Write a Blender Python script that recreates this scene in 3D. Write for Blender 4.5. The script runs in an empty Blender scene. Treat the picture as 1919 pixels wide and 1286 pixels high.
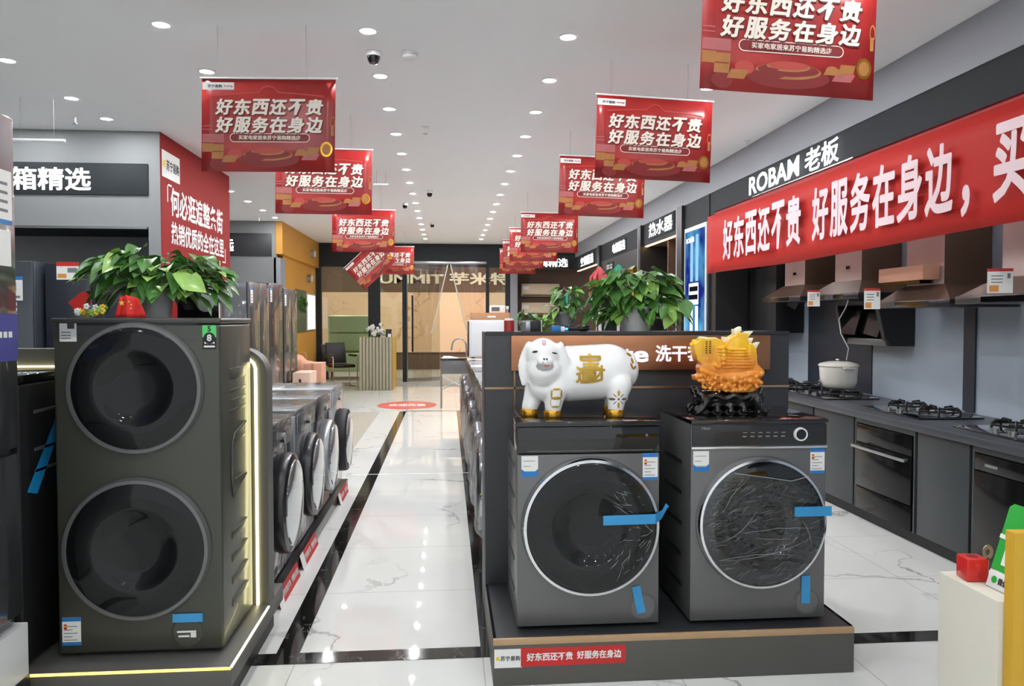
import bpy, bmesh, math, random
from mathutils import Vector, Matrix, noise
from mathutils.bvhtree import BVHTree
random.seed(7)
S = bpy.context.scene
C = S.collection
PI = math.pi

# ------------------------------------------------------------------ camera, world, exposure
CAM_H = 1.47
FPX = 1450.0
YAW = math.atan(121.5 / FPX)
PITCH = math.atan(46 / math.hypot(FPX, 121.5))
cam_d = bpy.data.cameras.new('camera')
cam = bpy.data.objects.new('camera', cam_d)
C.objects.link(cam)
cam.location = (0, 0, CAM_H)
cam.rotation_euler = (PI / 2 - PITCH, 0, -YAW)
cam_d.sensor_width = 36
cam_d.lens = FPX / 1919 * 36
cam_d.clip_start = 0.02
cam_d.clip_end = 200
S.camera = cam
S.view_settings.view_transform = 'Standard'
S.view_settings.look = 'None'
S.view_settings.exposure = 0.0
S.view_settings.gamma = 1
S.view_settings.use_curve_mapping = False
W = bpy.data.worlds.new('world')
S.world = W
W.use_nodes = True
W.node_tree.nodes['Background'].inputs[0].default_value = (0.62, 0.64, 0.66, 1)
W.node_tree.nodes['Background'].inputs[1].default_value = 1.5
DOWNLIGHT = 1200.0      # emission of a ceiling downlight lens
CEIL = 3.2

# ray of a photo pixel meeting a real plane of the shop (x=, y= or z= const)
_f = Vector((math.sin(YAW) * math.cos(PITCH), math.cos(YAW) * math.cos(PITCH), -math.sin(PITCH)))
_r = Vector((math.cos(YAW), -math.sin(YAW), 0))
_u = _r.cross(_f)
def at(px, py, x=None, y=None, z=None):
    d = _f + _r * ((px - 959.5) / FPX) - _u * ((py - 643) / FPX)
    if x is not None: t = x / d.x
    elif y is not None: t = y / d.y
    else: t = (z - CAM_H) / d.z
    return Vector((0, 0, CAM_H)) + d * t

# ------------------------------------------------------------------ materials
def srgb(r, g, b):
    def c(v):
        v /= 255
        return v / 12.92 if v <= 0.04045 else ((v + 0.055) / 1.055) ** 2.4
    return (c(r), c(g), c(b), 1)
MATS = {}
def mat(name, rgb, rough=0.5, metal=0.0, coat=0.0, bump=0.0, bscale=40, var=0.06, vscale=6, emit=0, spec=0.5, sss=0, trans=0, crinkle=0, aniso=None):
    m = bpy.data.materials.new(name)
    m.use_nodes = True
    nt = m.node_tree
    p = nt.nodes['Principled BSDF']
    col = srgb(*rgb)
    tc = nt.nodes.new('ShaderNodeTexCoord')
    if var > 0:
        n = nt.nodes.new('ShaderNodeTexNoise'); n.inputs['Scale'].default_value = vscale; n.inputs['Detail'].default_value = 4
        nt.links.new(tc.outputs['Object'], n.inputs['Vector'])
        r = nt.nodes.new('ShaderNodeMix'); r.data_type = 'RGBA'
        r.inputs['A'].default_value = tuple(c * (1 - var) for c in col[:3]) + (1,)
        r.inputs['B'].default_value = tuple(min(1, c * (1 + var)) for c in col[:3]) + (1,)
        nt.links.new(n.outputs['Fac'], r.inputs['Factor'])
        nt.links.new(r.outputs['Result'], p.inputs['Base Color'])
    else:
        p.inputs['Base Color'].default_value = col
    p.inputs['Roughness'].default_value = rough
    p.inputs['Metallic'].default_value = metal
    p.inputs['Coat Weight'].default_value = coat
    p.inputs['Coat Roughness'].default_value = 0.05
    p.inputs['Specular IOR Level'].default_value = spec
    p.inputs['Transmission Weight'].default_value = trans
    if sss:
        p.inputs['Subsurface Weight'].default_value = sss
        p.inputs['Subsurface Radius'].default_value = (0.05, 0.025, 0.008)
        p.inputs['Subsurface Scale'].default_value = 1
    if emit:
        p.inputs['Emission Color'].default_value = col
        p.inputs['Emission Strength'].default_value = emit
    if bump > 0 or crinkle > 0:
        b = nt.nodes.new('ShaderNodeBump')
        n2 = nt.nodes.new('ShaderNodeTexNoise')
        if crinkle > 0:
            mp = nt.nodes.new('ShaderNodeMapping'); mp.inputs['Scale'].default_value = (5, 5, 1.6)
            nt.links.new(tc.outputs['Object'], mp.inputs['Vector'])
            nt.links.new(mp.outputs['Vector'], n2.inputs['Vector'])
            n2.noise_type = 'RIDGED_MULTIFRACTAL'
            n2.inputs['Scale'].default_value = bscale; n2.inputs['Detail'].default_value = 3
            b.inputs['Strength'].default_value = crinkle; b.inputs['Distance'].default_value = 0.02
            nt.links.new(n2.outputs['Fac'], b.inputs['Height'])
            nt.links.new(b.outputs['Normal'], p.inputs['Coat Normal'])
        else:
            n2.inputs['Scale'].default_value = bscale
            nt.links.new(tc.outputs['Object'], n2.inputs['Vector'])
            b.inputs['Strength'].default_value = bump; b.inputs['Distance'].default_value = 0.01
            nt.links.new(n2.outputs['Fac'], b.inputs['Height'])
            nt.links.new(b.outputs['Normal'], p.inputs['Normal'])
    MATS[name] = m
    return m
def emitter(name, rgb, s):
    m = bpy.data.materials.new(name); m.use_nodes = True
    nt = m.node_tree; nt.nodes.clear()
    e = nt.nodes.new('ShaderNodeEmission'); o = nt.nodes.new('ShaderNodeOutputMaterial')
    e.inputs[0].default_value = srgb(*rgb); e.inputs[1].default_value = s
    nt.links.new(e.outputs[0], o.inputs[0]); MATS[name] = m
    return m
def film(name, tint, gloss, rough, bscale, bstr, opacity=0.0, stretch=(1, 1, 1), fres=0.5):
    """thin clear plastic or glass: see-through, with a glossy skin"""
    m = bpy.data.materials.new(name); m.use_nodes = True
    nt = m.node_tree; nt.nodes.clear()
    o = nt.nodes.new('ShaderNodeOutputMaterial')
    t = nt.nodes.new('ShaderNodeBsdfTransparent'); t.inputs[0].default_value = srgb(*tint)
    g = nt.nodes.new('ShaderNodeBsdfGlossy'); g.inputs['Roughness'].default_value = rough
    mx = nt.nodes.new('ShaderNodeMixShader')
    lw = nt.nodes.new('ShaderNodeLayerWeight'); lw.inputs[0].default_value = 0.25
    ma = nt.nodes.new('ShaderNodeMath'); ma.operation = 'MULTIPLY_ADD'; ma.inputs[1].default_value = fres; ma.inputs[2].default_value = gloss; ma.use_clamp = True
    nt.links.new(lw.outputs['Fresnel'], ma.inputs[0])
    nt.links.new(ma.outputs[0], mx.inputs[0])
    nt.links.new(t.outputs[0], mx.inputs[1]); nt.links.new(g.outputs[0], mx.inputs[2])
    out = mx
    if bstr > 0:
        tc = nt.nodes.new('ShaderNodeTexCoord'); mp = nt.nodes.new('ShaderNodeMapping'); mp.inputs['Scale'].default_value = stretch
        n = nt.nodes.new('ShaderNodeTexNoise'); n.inputs['Scale'].default_value = bscale; n.inputs['Detail'].default_value = 1.5
        n.inputs['Distortion'].default_value = 1.2
        b = nt.nodes.new('ShaderNodeBump'); b.inputs['Strength'].default_value = bstr; b.inputs['Distance'].default_value = 0.02
        nt.links.new(tc.outputs['Object'], mp.inputs[0]); nt.links.new(mp.outputs[0], n.inputs['Vector'])
        nt.links.new(n.outputs['Fac'], b.inputs['Height']); nt.links.new(b.outputs[0], g.inputs['Normal'])
    if opacity > 0:
        d = nt.nodes.new('ShaderNodeBsdfDiffuse'); d.inputs[0].default_value = (0.8, 0.8, 0.8, 1)
        m2 = nt.nodes.new('ShaderNodeMixShader'); m2.inputs[0].default_value = opacity
        nt.links.new(mx.outputs[0], m2.inputs[1]); nt.links.new(d.outputs[0], m2.inputs[2]); out = m2
    nt.links.new(out.outputs[0], o.inputs[0])
    MATS[name] = m
    return m

# ------------------------------------------------------------------ mesh builder
TXT = {}
def glyphs(s, bold):
    key = (s, bold)
    if key not in TXT:
        cu = bpy.data.curves.new('lettering', 'FONT'); cu.body = s; cu.size = 1; cu.offset = bold; cu.resolution_u = 3
        ob = bpy.data.objects.new('lettering_source', cu); C.objects.link(ob)
        dg = bpy.context.evaluated_depsgraph_get(); dg.update()
        me = bpy.data.meshes.new_from_object(ob.evaluated_get(dg))
        v = [q.co.copy() for q in me.vertices]; f = [tuple(p.vertices) for p in me.polygons]
        bpy.data.objects.remove(ob); bpy.data.curves.remove(cu); bpy.data.meshes.remove(me)
        TXT[key] = (v, f)
    return TXT[key]
class MB:
    def __init__(s): s.bm = bmesh.new(); s.mats = []
    def mi(s, m):
        if m not in s.mats: s.mats.append(m)
        return s.mats.index(m)
    def _take(s, t, m, M=None):
        i = s.mi(m)
        if M is not None: bmesh.ops.transform(t, matrix=M, verts=t.verts)
        vm = {v: s.bm.verts.new(v.co) for v in t.verts}
        for f in t.faces:
            try:
                nf = s.bm.faces.new([vm[v] for v in f.verts]); nf.material_index = i; nf.smooth = True
            except ValueError: pass
        t.free()
        return s
    def raw(s, verts, faces, m, M=None):
        t = bmesh.new(); vs = [t.verts.new(v) for v in verts]
        for f in faces:
            try: t.faces.new([vs[k] for k in f])
            except ValueError: pass
        return s._take(t, m, M)
    def box(s, x0, x1, y0, y1, z0, z1, m, bev=0.0, seg=2, M=None):
        t = bmesh.new(); bmesh.ops.create_cube(t, size=1)
        for v in t.verts: v.co = ((x0 + x1) / 2 + v.co.x * (x1 - x0), (y0 + y1) / 2 + v.co.y * (y1 - y0), (z0 + z1) / 2 + v.co.z * (z1 - z0))
        if bev > 0: bmesh.ops.bevel(t, geom=t.edges[:], offset=bev, segments=seg, affect='EDGES', profile=0.5)
        return s._take(t, m, M)
    def cyl(s, c, r, h, m, axis='Z', seg=20, r2=None, M=None):
        t = bmesh.new(); bmesh.ops.create_cone(t, cap_ends=True, segments=seg, radius1=r, radius2=r if r2 is None else r2, depth=h)
        R = {'Z': Matrix(), 'X': Matrix.Rotation(PI / 2, 4, 'Y'), 'Y': Matrix.Rotation(-PI / 2, 4, 'X')}[axis]
        bmesh.ops.transform(t, matrix=Matrix.Translation(c) @ R, verts=t.verts)
        return s._take(t, m, M)
    def ball(s, c, r, m, seg=16, M=None):
        t = bmesh.new(); bmesh.ops.create_uvsphere(t, u_segments=seg, v_segments=max(6, seg * 2 // 3), radius=1)
        r = (r, r, r) if not hasattr(r, '__len__') else r
        bmesh.ops.transform(t, matrix=Matrix.Translation(c) @ Matrix.Diagonal((*r, 1)), verts=t.verts)
        return s._take(t, m, M)
    def lathe(s, prof, m, seg=32, M=None, closed=False):
        """profile of (radius, height) turned about local Z"""
        vs = []; fs = []; n = len(prof)
        for k in range(seg):
            a = 2 * PI * k / seg
            for r, h in prof: vs.append((r * math.cos(a), r * math.sin(a), h))
        for k in range(seg):
            k2 = (k + 1) % seg
            for j in range(n if closed else n - 1):
                j2 = (j + 1) % n
                fs.append((k * n + j, k2 * n + j, k2 * n + j2, k * n + j2))
        t = bmesh.new(); v = [t.verts.new(q) for q in vs]
        for f in fs: t.faces.new([v[i] for i in f])
        bmesh.ops.remove_doubles(t, verts=t.verts, dist=1e-5)
        bmesh.ops.recalc_face_normals(t, faces=t.faces)
        return s._take(t, m, M)
    def tube(s, pts, r, m, seg=8, M=None):
        pts = [Vector(p) for p in pts]; vs = []; fs = []; n = len(pts)
        rr = r if hasattr(r, '__len__') else [r] * n
        ref = None
        for i, p in enumerate(pts):
            d = (pts[min(i + 1, n - 1)] - pts[max(i - 1, 0)]).normalized()
            if ref is None: ref = d.orthogonal().normalized()
            a = (ref - d * ref.dot(d)).normalized(); b = d.cross(a); ref = a
            for k in range(seg):
                q = 2 * PI * k / seg
                vs.append(p + (a * math.cos(q) + b * math.sin(q)) * rr[i])
        for i in range(n - 1):
            for k in range(seg): fs.append((i * seg + k, i * seg + (k + 1) % seg, (i + 1) * seg + (k + 1) % seg, (i + 1) * seg + k))
        fs.append(tuple(range(seg))[::-1]); fs.append(tuple((n - 1) * seg + k for k in range(seg)))
        return s.raw(vs, fs, m, M)
    def prism(s, poly, ext, m, M=None):
        """polygon of 3D points pushed along ext"""
        ext = Vector(ext); n = len(poly); t = bmesh.new()
        a = [t.verts.new(Vector(p)) for p in poly]; b = [t.verts.new(Vector(p) + ext) for p in poly]
        t.faces.new(a); t.faces.new(b[::-1])
        for i in range(n): t.faces.new((a[i], b[i], b[(i + 1) % n], a[(i + 1) % n]))
        bmesh.ops.recalc_face_normals(t, faces=t.faces)
        bmesh.ops.triangulate(t, faces=[f for f in t.faces if len(f.verts) > 4])
        return s._take(t, m, M)
    def text(s, string, m, o, right, up, w=None, h=None, bold=0.03, depth=0.002, slant=0, align='C', off=0.0):
        """lettering; o is the centre (or left end) of the line; raised by depth"""
        shift = bold * 0.9; v, f = glyphs(string, 0.008 if bold > 0 else 0.0)
        if not v: return s
        x0 = min(q.x for q in v); x1 = max(q.x for q in v); y0 = min(q.y for q in v); y1 = max(q.y for q in v)
        sx = w / (x1 - x0) if w else None; sy = h / (y1 - y0) if h else None
        if sx is None: sx = sy
        if sy is None: sy = sx
        right = Vector(right).normalized(); up = Vector(up).normalized(); nrm = right.cross(up)
        o = Vector(o)
        cx = (x0 + x1) / 2 if align == 'C' else x0
        def P(q, d):
            yy = (q.y - (y0 + y1) / 2) * sy
            return o + right * ((q.x - cx) * sx + slant * yy) + up * yy + nrm * (d + off)
        for kk, (dx, dy) in enumerate(((0, 0), (1, 0), (-1, 0), (0, 0.8), (0, -0.8), (0.7, 0.6), (-0.7, 0.6), (0.7, -0.6), (-0.7, -0.6)) if shift > 0 else ((0, 0),)):
            dv = right * dx * shift * sx + up * dy * shift * sy + nrm * (0.00008 * kk)
            s.raw([P(q, depth) + dv for q in v], f, m)
        if depth > 0.004:      # side walls of raised letters
            cnt = {}
            for fc in f:
                for i in range(len(fc)):
                    e = (fc[i], fc[(i + 1) % len(fc)]); cnt[tuple(sorted(e))] = cnt.get(tuple(sorted(e)), []) + [e]
            edges = [e[0] for e in cnt.values() if len(e) == 1]
            n = len(v)
            s.raw([P(q, depth) for q in v] + [P(q, 0) for q in v], [(a, a + n, b + n, b) for a, b in edges], m)
        return s
    def build(s, name, parent=None, smooth=True, loc=None):
        me = bpy.data.meshes.new(name)
        s.bm.to_mesh(me); s.bm.free()
        for m in s.mats: me.materials.append(m)
        if smooth: me.set_sharp_from_angle(angle=math.radians(38))
        o = bpy.data.objects.new(name, me); C.objects.link(o)
        if parent is not None: o.parent = parent
        if loc is not None: o.location = loc
        return o
def fuse(mb, voxel, smooth_it=6, factor=0.5, decimate=0):
    """one continuous skin over overlapping volumes"""
    tmp = mb.build('fused_source', smooth=False)
    r = tmp.modifiers.new('r', 'REMESH'); r.mode = 'VOXEL'; r.voxel_size = voxel
    sm = tmp.modifiers.new('s', 'SMOOTH'); sm.iterations = smooth_it; sm.factor = factor
    dg = bpy.context.evaluated_depsgraph_get(); dg.update()
    me = bpy.data.meshes.new_from_object(tmp.evaluated_get(dg))
    mats = list(tmp.data.materials)
    old = tmp.data
    bpy.data.objects.remove(tmp); bpy.data.meshes.remove(old)
    me.materials.clear()
    for m in mats[:1]: me.materials.append(m)
    for p in me.polygons: p.use_smooth = True; p.material_index = 0
    return me
def obj_from(me, name, parent=None):
    o = bpy.data.objects.new(name, me); me.name = name; C.objects.link(o)
    if parent is not None: o.parent = parent
    return o
def tag(o, label, cat, group=None, kind=None):
    o['label'] = label; o['category'] = cat
    if group: o['group'] = group
    if kind: o['kind'] = kind
    return o
def thing(name, label, cat, loc=(0, 0, 0), rz=0, group=None):
    o = bpy.data.objects.new(name, None); C.objects.link(o); o.empty_display_size = 0.1
    o.location = loc; o.rotation_euler = (0, 0, rz)
    return tag(o, label, cat, group)
def struct(o):
    o['kind'] = 'structure'; return o
def dup(root, loc, rz, label, group=None, rot=None):
    r = root.copy(); C.objects.link(r); r.location = loc
    r.rotation_euler = rot if rot else (0, 0, rz); r['label'] = label
    if group: r['group'] = group
    for ch in list(root.children):
        c = ch.copy(); C.objects.link(c); c.parent = r
        for g in list(ch.children):
            d = g.copy(); C.objects.link(d); d.parent = c
    return r
ORD = ['first', 'second', 'third', 'fourth', 'fifth', 'sixth', 'seventh', 'eighth', 'ninth', 'tenth', 'eleventh', 'twelfth', 'thirteenth', 'fourteenth', 'fifteenth', 'sixteenth', 'seventeenth', 'eighteenth']

# ------------------------------------------------------------------ the palette
ceil_m = mat('white_ceiling_paint', (247, 248, 249), 0.75, var=0.02, vscale=0.6)
grey_wall = mat('grey_wall_paint', (134, 136, 137), 0.55, var=0.03)
lgrey_wall = mat('light_grey_wall_paint', (148, 151, 158), 0.55, var=0.03)
dgrey_wall = mat('dark_grey_panel', (50, 54, 57), 0.6, var=0.04, spec=0.12)
black_wall = mat('black_panel', (30, 30, 32), 0.4, var=0.05)
niche_wall = mat('brown_niche_board', (88, 68, 54), 0.55, var=0.1)
red_wall = mat('red_wall_vinyl', (146, 38, 36), 0.65, var=0.03, spec=0.12)
orange_wall = mat('orange_wall_paint', (206, 148, 56), 0.55, var=0.03)
yellow_board = mat('yellow_board', (205, 160, 42), 0.45, var=0.03)
tile_wall = mat('blue_grey_wall_tile', (164, 175, 187), 0.35, var=0.04)
navy_panel = mat('navy_panel', (44, 50, 62), 0.35, var=0.05)
copper = mat('brushed_copper', (172, 120, 88), 0.32, metal=0.85, var=0.06, vscale=2)
brass = mat('brass_trim', (176, 146, 112), 0.3, metal=0.9)
wood_edge = mat('light_wood_edging', (182, 150, 112), 0.5, var=0.12, vscale=14)
plat_grey = mat('grey_platform_laminate', (86, 84, 80), 0.5, var=0.05)
part_dark = mat('charcoal_display_board', (50, 51, 54), 0.45, var=0.05)
white_p = mat('white_plastic', (232, 233, 233), 0.35, var=0.01)
white_paint = mat('white_enamel', (222, 224, 226), 0.25, coat=0.4, var=0.01)
cream_board = mat('cream_board', (214, 210, 196), 0.45, var=0.02)
paper = mat('white_paper', (236, 236, 232), 0.6, var=0.02)
print_grey = mat('grey_print', (120, 122, 126), 0.6, var=0)
print_dark = mat('dark_print', (46, 46, 50), 0.6, var=0)
print_red = mat('red_print', (200, 42, 38), 0.5, var=0.02)
print_blue = mat('blue_print', (38, 120, 190), 0.5, var=0.02)
print_orange = mat('orange_print', (226, 150, 70), 0.5, var=0.02)
tape_blue = mat('blue_protective_tape', (38, 146, 206), 0.25, coat=0.4, var=0.08, vscale=18)
gun_tower = mat('olive_gunmetal_enamel', (70, 71, 63), 0.4, metal=0.3, coat=0.1, var=0.03)
oven_glass = mat('black_oven_glass', (14, 15, 15), 0.12, spec=0.22, var=0)
gun = mat('gunmetal_enamel', (106, 106, 106), 0.36, metal=0.35, coat=0.15, var=0.03)
gun_dark = mat('dark_gunmetal_side', (44, 44, 46), 0.3, metal=0.4, coat=0.3, var=0.04)
gloss_black = mat('gloss_black_glass', (12, 12, 14), 0.06, coat=0.6, var=0)
door_glass = mat('smoked_door_glass', (17, 20, 20), 0.06, coat=0.0, var=0.1, spec=0.38)
rubber = mat('black_rubber', (24, 24, 25), 0.6)
chrome = mat('chrome', (225, 226, 228), 0.12, metal=1.0, var=0)
steel = mat('brushed_steel', (176, 178, 180), 0.3, metal=0.9)
silver_wrap = mat('silver_enamel_in_film', (150, 153, 156), 0.3, metal=0.55, coat=1.0, crinkle=0.5, bscale=2.2)
dark_wrap = mat('dark_enamel_in_film', (74, 76, 80), 0.35, metal=0.5, coat=1.0, crinkle=0.6, bscale=2.2)
white_wrap = mat('white_enamel_in_film', (205, 209, 214), 0.3, coat=1.0, crinkle=0.4, bscale=2.2)
pale_glass = mat('grey_mirror_glass', (188, 192, 196), 0.08, metal=0.8, coat=0.5, var=0.02)
black_matt = mat('black_matt', (22, 22, 24), 0.5)
cast_iron = mat('cast_iron', (20, 20, 21), 0.42, bump=0.2, bscale=120)
card = mat('cardboard', (186, 140, 104), 0.8, var=0.08)
pink_card = mat('salmon_cardboard', (206, 152, 126), 0.8, var=0.06)
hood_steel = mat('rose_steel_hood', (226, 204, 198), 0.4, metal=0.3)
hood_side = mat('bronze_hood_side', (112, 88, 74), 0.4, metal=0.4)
cab_grey = mat('slate_cabinet', (57, 62, 64), 0.4, var=0.03)
counter_m = mat('dark_grey_worktop', (66, 69, 75), 0.35, var=0.05, vscale=30)
leaf_m = mat('pothos_leaf', (80, 128, 60), 0.35, coat=0.15, var=0.45, vscale=11)
leaf_l = mat('young_pothos_leaf', (146, 188, 92), 0.35, coat=0.15, var=0.3, vscale=14)
stem_m = mat('green_stem', (98, 122, 66), 0.5)
pot_m = mat('grey_translucent_plastic_pot', (168, 170, 168), 0.35, var=0.08)
soil_m = mat('dark_soil', (44, 36, 30), 0.9, bump=0.6)
flag_red = mat('red_flag_cloth', (222, 40, 36), 0.6, var=0.03)
star_y = mat('yellow_star_print', (240, 206, 60), 0.6, var=0)
porcelain = mat('white_porcelain', (250, 250, 249), 0.06, coat=1.0, var=0.01)
gold = mat('gold_glaze', (206, 154, 52), 0.2, metal=0.85, var=0.1, vscale=30)
gold_line = mat('gold_print', (196, 158, 66), 0.3, metal=0.6, var=0.15, vscale=40)
pink_gl = mat('pink_glaze', (214, 140, 136), 0.3)
lacquer = mat('black_lacquer', (16, 15, 15), 0.15, coat=0.8, bump=0.3, bscale=60)
banner_m = mat('red_banner_cloth', (190, 42, 36), 0.6, var=0.04, spec=0.2, bump=0.05, bscale=8)
banner_t = mat('pale_pink_letter_print', (240, 214, 218), 0.6, var=0)
poster_t = mat('cream_letter_print', (236, 224, 210), 0.5, var=0)
poster_sh = mat('maroon_letter_edge', (96, 24, 20), 0.5, var=0)
poster_gold = mat('gold_box_print', (164, 108, 54), 0.5, var=0.25, vscale=20)
poster_pink = mat('pink_box_print', (170, 92, 92), 0.5, var=0.2, vscale=16)
poster_deep = mat('deep_red_print', (124, 24, 24), 0.5, var=0.15)
poster_lt = mat('light_red_print', (178, 64, 54), 0.5, var=0.1)
fold_m = film('whitened_film_fold', (240, 242, 244), 0.12, 0.15, 3, 0, 0.22)  # folds of the film, whitened to stand in for glints along the creases
glass_m = film('clear_glass', (234, 238, 234), 0.03, 0.02, 1, 0)
curtain_m = film('clear_plastic_curtain', (240, 232, 224), 0.04, 0.08, 3, 0.15, 0.02, (2, 1, 0.4))
wrinkle_m = film('wrinkled_clear_film', (226, 230, 234), 0.05, 0.1, 14, 0.35, 0.01, (1.0, 1.0, 2.6), 0.22)
thin_film_m = film('smooth_clear_film', (236, 238, 240), 0.015, 0.07, 6, 0, 0.004, (1.0, 1.0, 1.6), 0.12)
wrap_m = film('clear_wrapping_film', (235, 236, 238), 0.02, 0.14, 3, 0.35, 0.008, (1.5, 1.5, 0.7))
cord_m = mat('white_cable', (210, 210, 210), 0.5)
lit_white = emitter('lit_white_lettering', (255, 255, 255), 3)
lit_soft = emitter('lit_white_halo_lettering', (235, 228, 255), 1.6)
lens_m = emitter('downlight_lamp', (250, 252, 255), DOWNLIGHT)
bowl_m = emitter('downlight_diffuser', (250, 253, 255), 6)
led_m = emitter('warm_led_strip', (255, 246, 184), 9)
led_front = emitter('dim_yellow_led_strip', (255, 232, 120), 2.2)

# polished white marble tiles with grey veins and thin joints
def marble(name, base, vein, seams=True, vs=0.55, rough=0.02, thick=0.018, x_off=0.25, y_off=0.05):
    m = bpy.data.materials.new(name); m.use_nodes = True; nt = m.node_tree; p = nt.nodes['Principled BSDF']
    N = nt.nodes.new; L = nt.links.new
    tc = N('ShaderNodeTexCoord')
    nz = N('ShaderNodeTexNoise'); nz.inputs['Scale'].default_value = 1.3; nz.inputs['Detail'].default_value = 7; nz.inputs['Roughness'].default_value = 0.62
    L(tc.outputs['Object'], nz.inputs['Vector'])
    mx = N('ShaderNodeMix'); mx.data_type = 'RGBA'; mx.blend_type = 'LINEAR_LIGHT'; mx.inputs['Factor'].default_value = 0.55
    L(tc.outputs['Object'], mx.inputs['A']); L(nz.outputs['Color'], mx.inputs['B'])
    mp = N('ShaderNodeMapping'); mp.inputs['Rotation'].default_value = (0, 0, 0.9); mp.inputs['Scale'].default_value = (1, 0.55, 1)
    L(mx.outputs['Result'], mp.inputs[0])
    vo = N('ShaderNodeTexVoronoi'); vo.feature = 'DISTANCE_TO_EDGE'; vo.inputs['Scale'].default_value = vs * 1.6
    L(mp.outputs[0], vo.inputs['Vector'])
    r = N('ShaderNodeMapRange'); r.inputs['From Min'].default_value = 0; r.inputs['From Max'].default_value = thick; r.inputs['To Min'].default_value = 1; r.inputs['To Max'].default_value = 0
    L(vo.outputs['Distance'], r.inputs[0])
    n2 = N('ShaderNodeTexNoise'); n2.inputs['Scale'].default_value = 1.1; L(tc.outputs['Object'], n2.inputs['Vector'])
    r2 = N('ShaderNodeMapRange'); r2.inputs['From Min'].default_value = 0.42; r2.inputs['From Max'].default_value = 0.66
    L(n2.outputs['Fac'], r2.inputs[0])
    mu = N('ShaderNodeMath'); mu.operation = 'MULTIPLY'; L(r.outputs[0], mu.inputs[0]); L(r2.outputs[0], mu.inputs[1])
    c = N('ShaderNodeMix'); c.data_type = 'RGBA'; c.inputs['A'].default_value = srgb(*base); c.inputs['B'].default_value = srgb(*vein)
    L(mu.outputs[0], c.inputs['Factor'])
    last = c.outputs['Result']
    if seams:
        br = N('ShaderNodeTexBrick'); br.offset = 0; br.inputs['Scale'].default_value = 1
        br.inputs['Brick Width'].default_value = 0.8; br.inputs['Row Height'].default_value = 0.81; br.inputs['Mortar Size'].default_value = 0.0025
        br.inputs['Color1'].default_value = (1, 1, 1, 1); br.inputs['Color2'].default_value = (1, 1, 1, 1); br.inputs['Mortar'].default_value = (0.62, 0.62, 0.62, 1)
        mp2 = N('ShaderNodeMapping'); mp2.inputs['Location'].default_value = (x_off, y_off, 0)
        L(tc.outputs['Object'], mp2.inputs[0]); L(mp2.outputs[0], br.inputs['Vector'])
        m2 = N('ShaderNodeMix'); m2.data_type = 'RGBA'; m2.blend_type = 'MULTIPLY'; m2.inputs['Factor'].default_value = 1
        L(last, m2.inputs['A']); L(br.outputs['Color'], m2.inputs['B']); last = m2.outputs['Result']
    L(last, p.inputs['Base Color'])
    p.inputs['Roughness'].default_value = rough
    MATS[name] = m
    return m
floor_m = marble('white_marble_tile', (226, 227, 223), (148, 146, 142), x_off=0.65, y_off=-0.11)
black_marble = marble('black_marble_strip', (26, 25, 24), (170, 166, 158), seams=False, vs=2.6, thick=0.01, rough=0.08)
tan_floor = marble('beige_stone_floor', (186, 180, 168), (164, 158, 146), seams=False, vs=0.8, rough=0.25)
beige_marble = marble('beige_marble_wall', (206, 178, 152), (160, 124, 98), seams=False, vs=0.5, rough=0.15)

# ------------------------------------------------------------------ the setting
def sbox(name, b, m, bev=0):
    return struct(MB().box(*b, m, bev).build(name))
BACK = 18.05
sbox('floor', (-7, 4.2, -4, 23, -0.1, 0), floor_m)
sbox('ceiling', (-7, 4.2, -4, BACK + 0.1, CEIL, CEIL + 0.1), ceil_m)
sbox('wall_left', (-7.1, -7, -4, BACK, 0, CEIL), grey_wall)
# right side: a light band under the ceiling, a dark fascia, then kitchen recess and shop niches
sbox('wall_right_band', (3.0, 4.2, -4, BACK, 2.9, CEIL), lgrey_wall)
fa = MB()
for y0, y1 in ((-4, 9.6), (9.82, 11.72), (11.86, 14.95), (15.15, BACK)):
    fa.box(3.01, 3.12, y0, y1, 2.58, 2.9, dgrey_wall)
struct(fa.build('wall_right_fascia'))
sbox('wall_right', (3.7, 3.8, -4, 8.52, 0, 2.9), tile_wall)
sbox('wall_kitchen_end', (3.02, 3.8, 8.52, 8.7, 0, 2.9), black_wall)
sbox('ceiling_kitchen', (3.12, 3.7, -4, 8.52, 2.58, 2.64), black_wall)
pn = MB(); pn.box(3.69, 3.7, 6.46, 7.65, 0.81, 2.58, navy_panel); struct(pn.build('wall_navy_panel'))
pn = MB(); pn.box(3.685, 3.7, 5.13, 5.25, 0.81, 2.58, navy_panel); struct(pn.build('trim_1'))
# posts and niches further back
sbox('wall_lightbox_pier', (3.0, 3.6, 8.7, 9.62, 0, 2.9), dgrey_wall)
po = MB()
for y0, y1 in ((9.62, 9.82), (11.72, 11.86), (14.95, 15.15)):
    po.box(2.96, 3.6, y0, y1, 0, 2.9, black_wall)
struct(po.build('wall_niche_posts'))
po = MB()
for y in (9.88, 11.92, 15.2): po.box(2.965, 3.0, y - 0.04, y + 0.0, 0, 2.9, lgrey_wall)
struct(po.build('trim_2'))
nb = MB()
nb.box(3.55, 3.6, 9.82, BACK, 0, 2.9, niche_wall)
nb.box(3.12, 3.55, 9.82, BACK, 2.58, 2.62, niche_wall)
struct(nb.build('wall_niches'))
nb = MB(); nb.box(3.12, 3.5, 10.75, 10.8, 0, 2.58, niche_wall); nb.box(3.14, 3.5, 12.9, 13.6, 0, 2.4, yellow_board); struct(nb.build('trim_3'))
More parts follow.
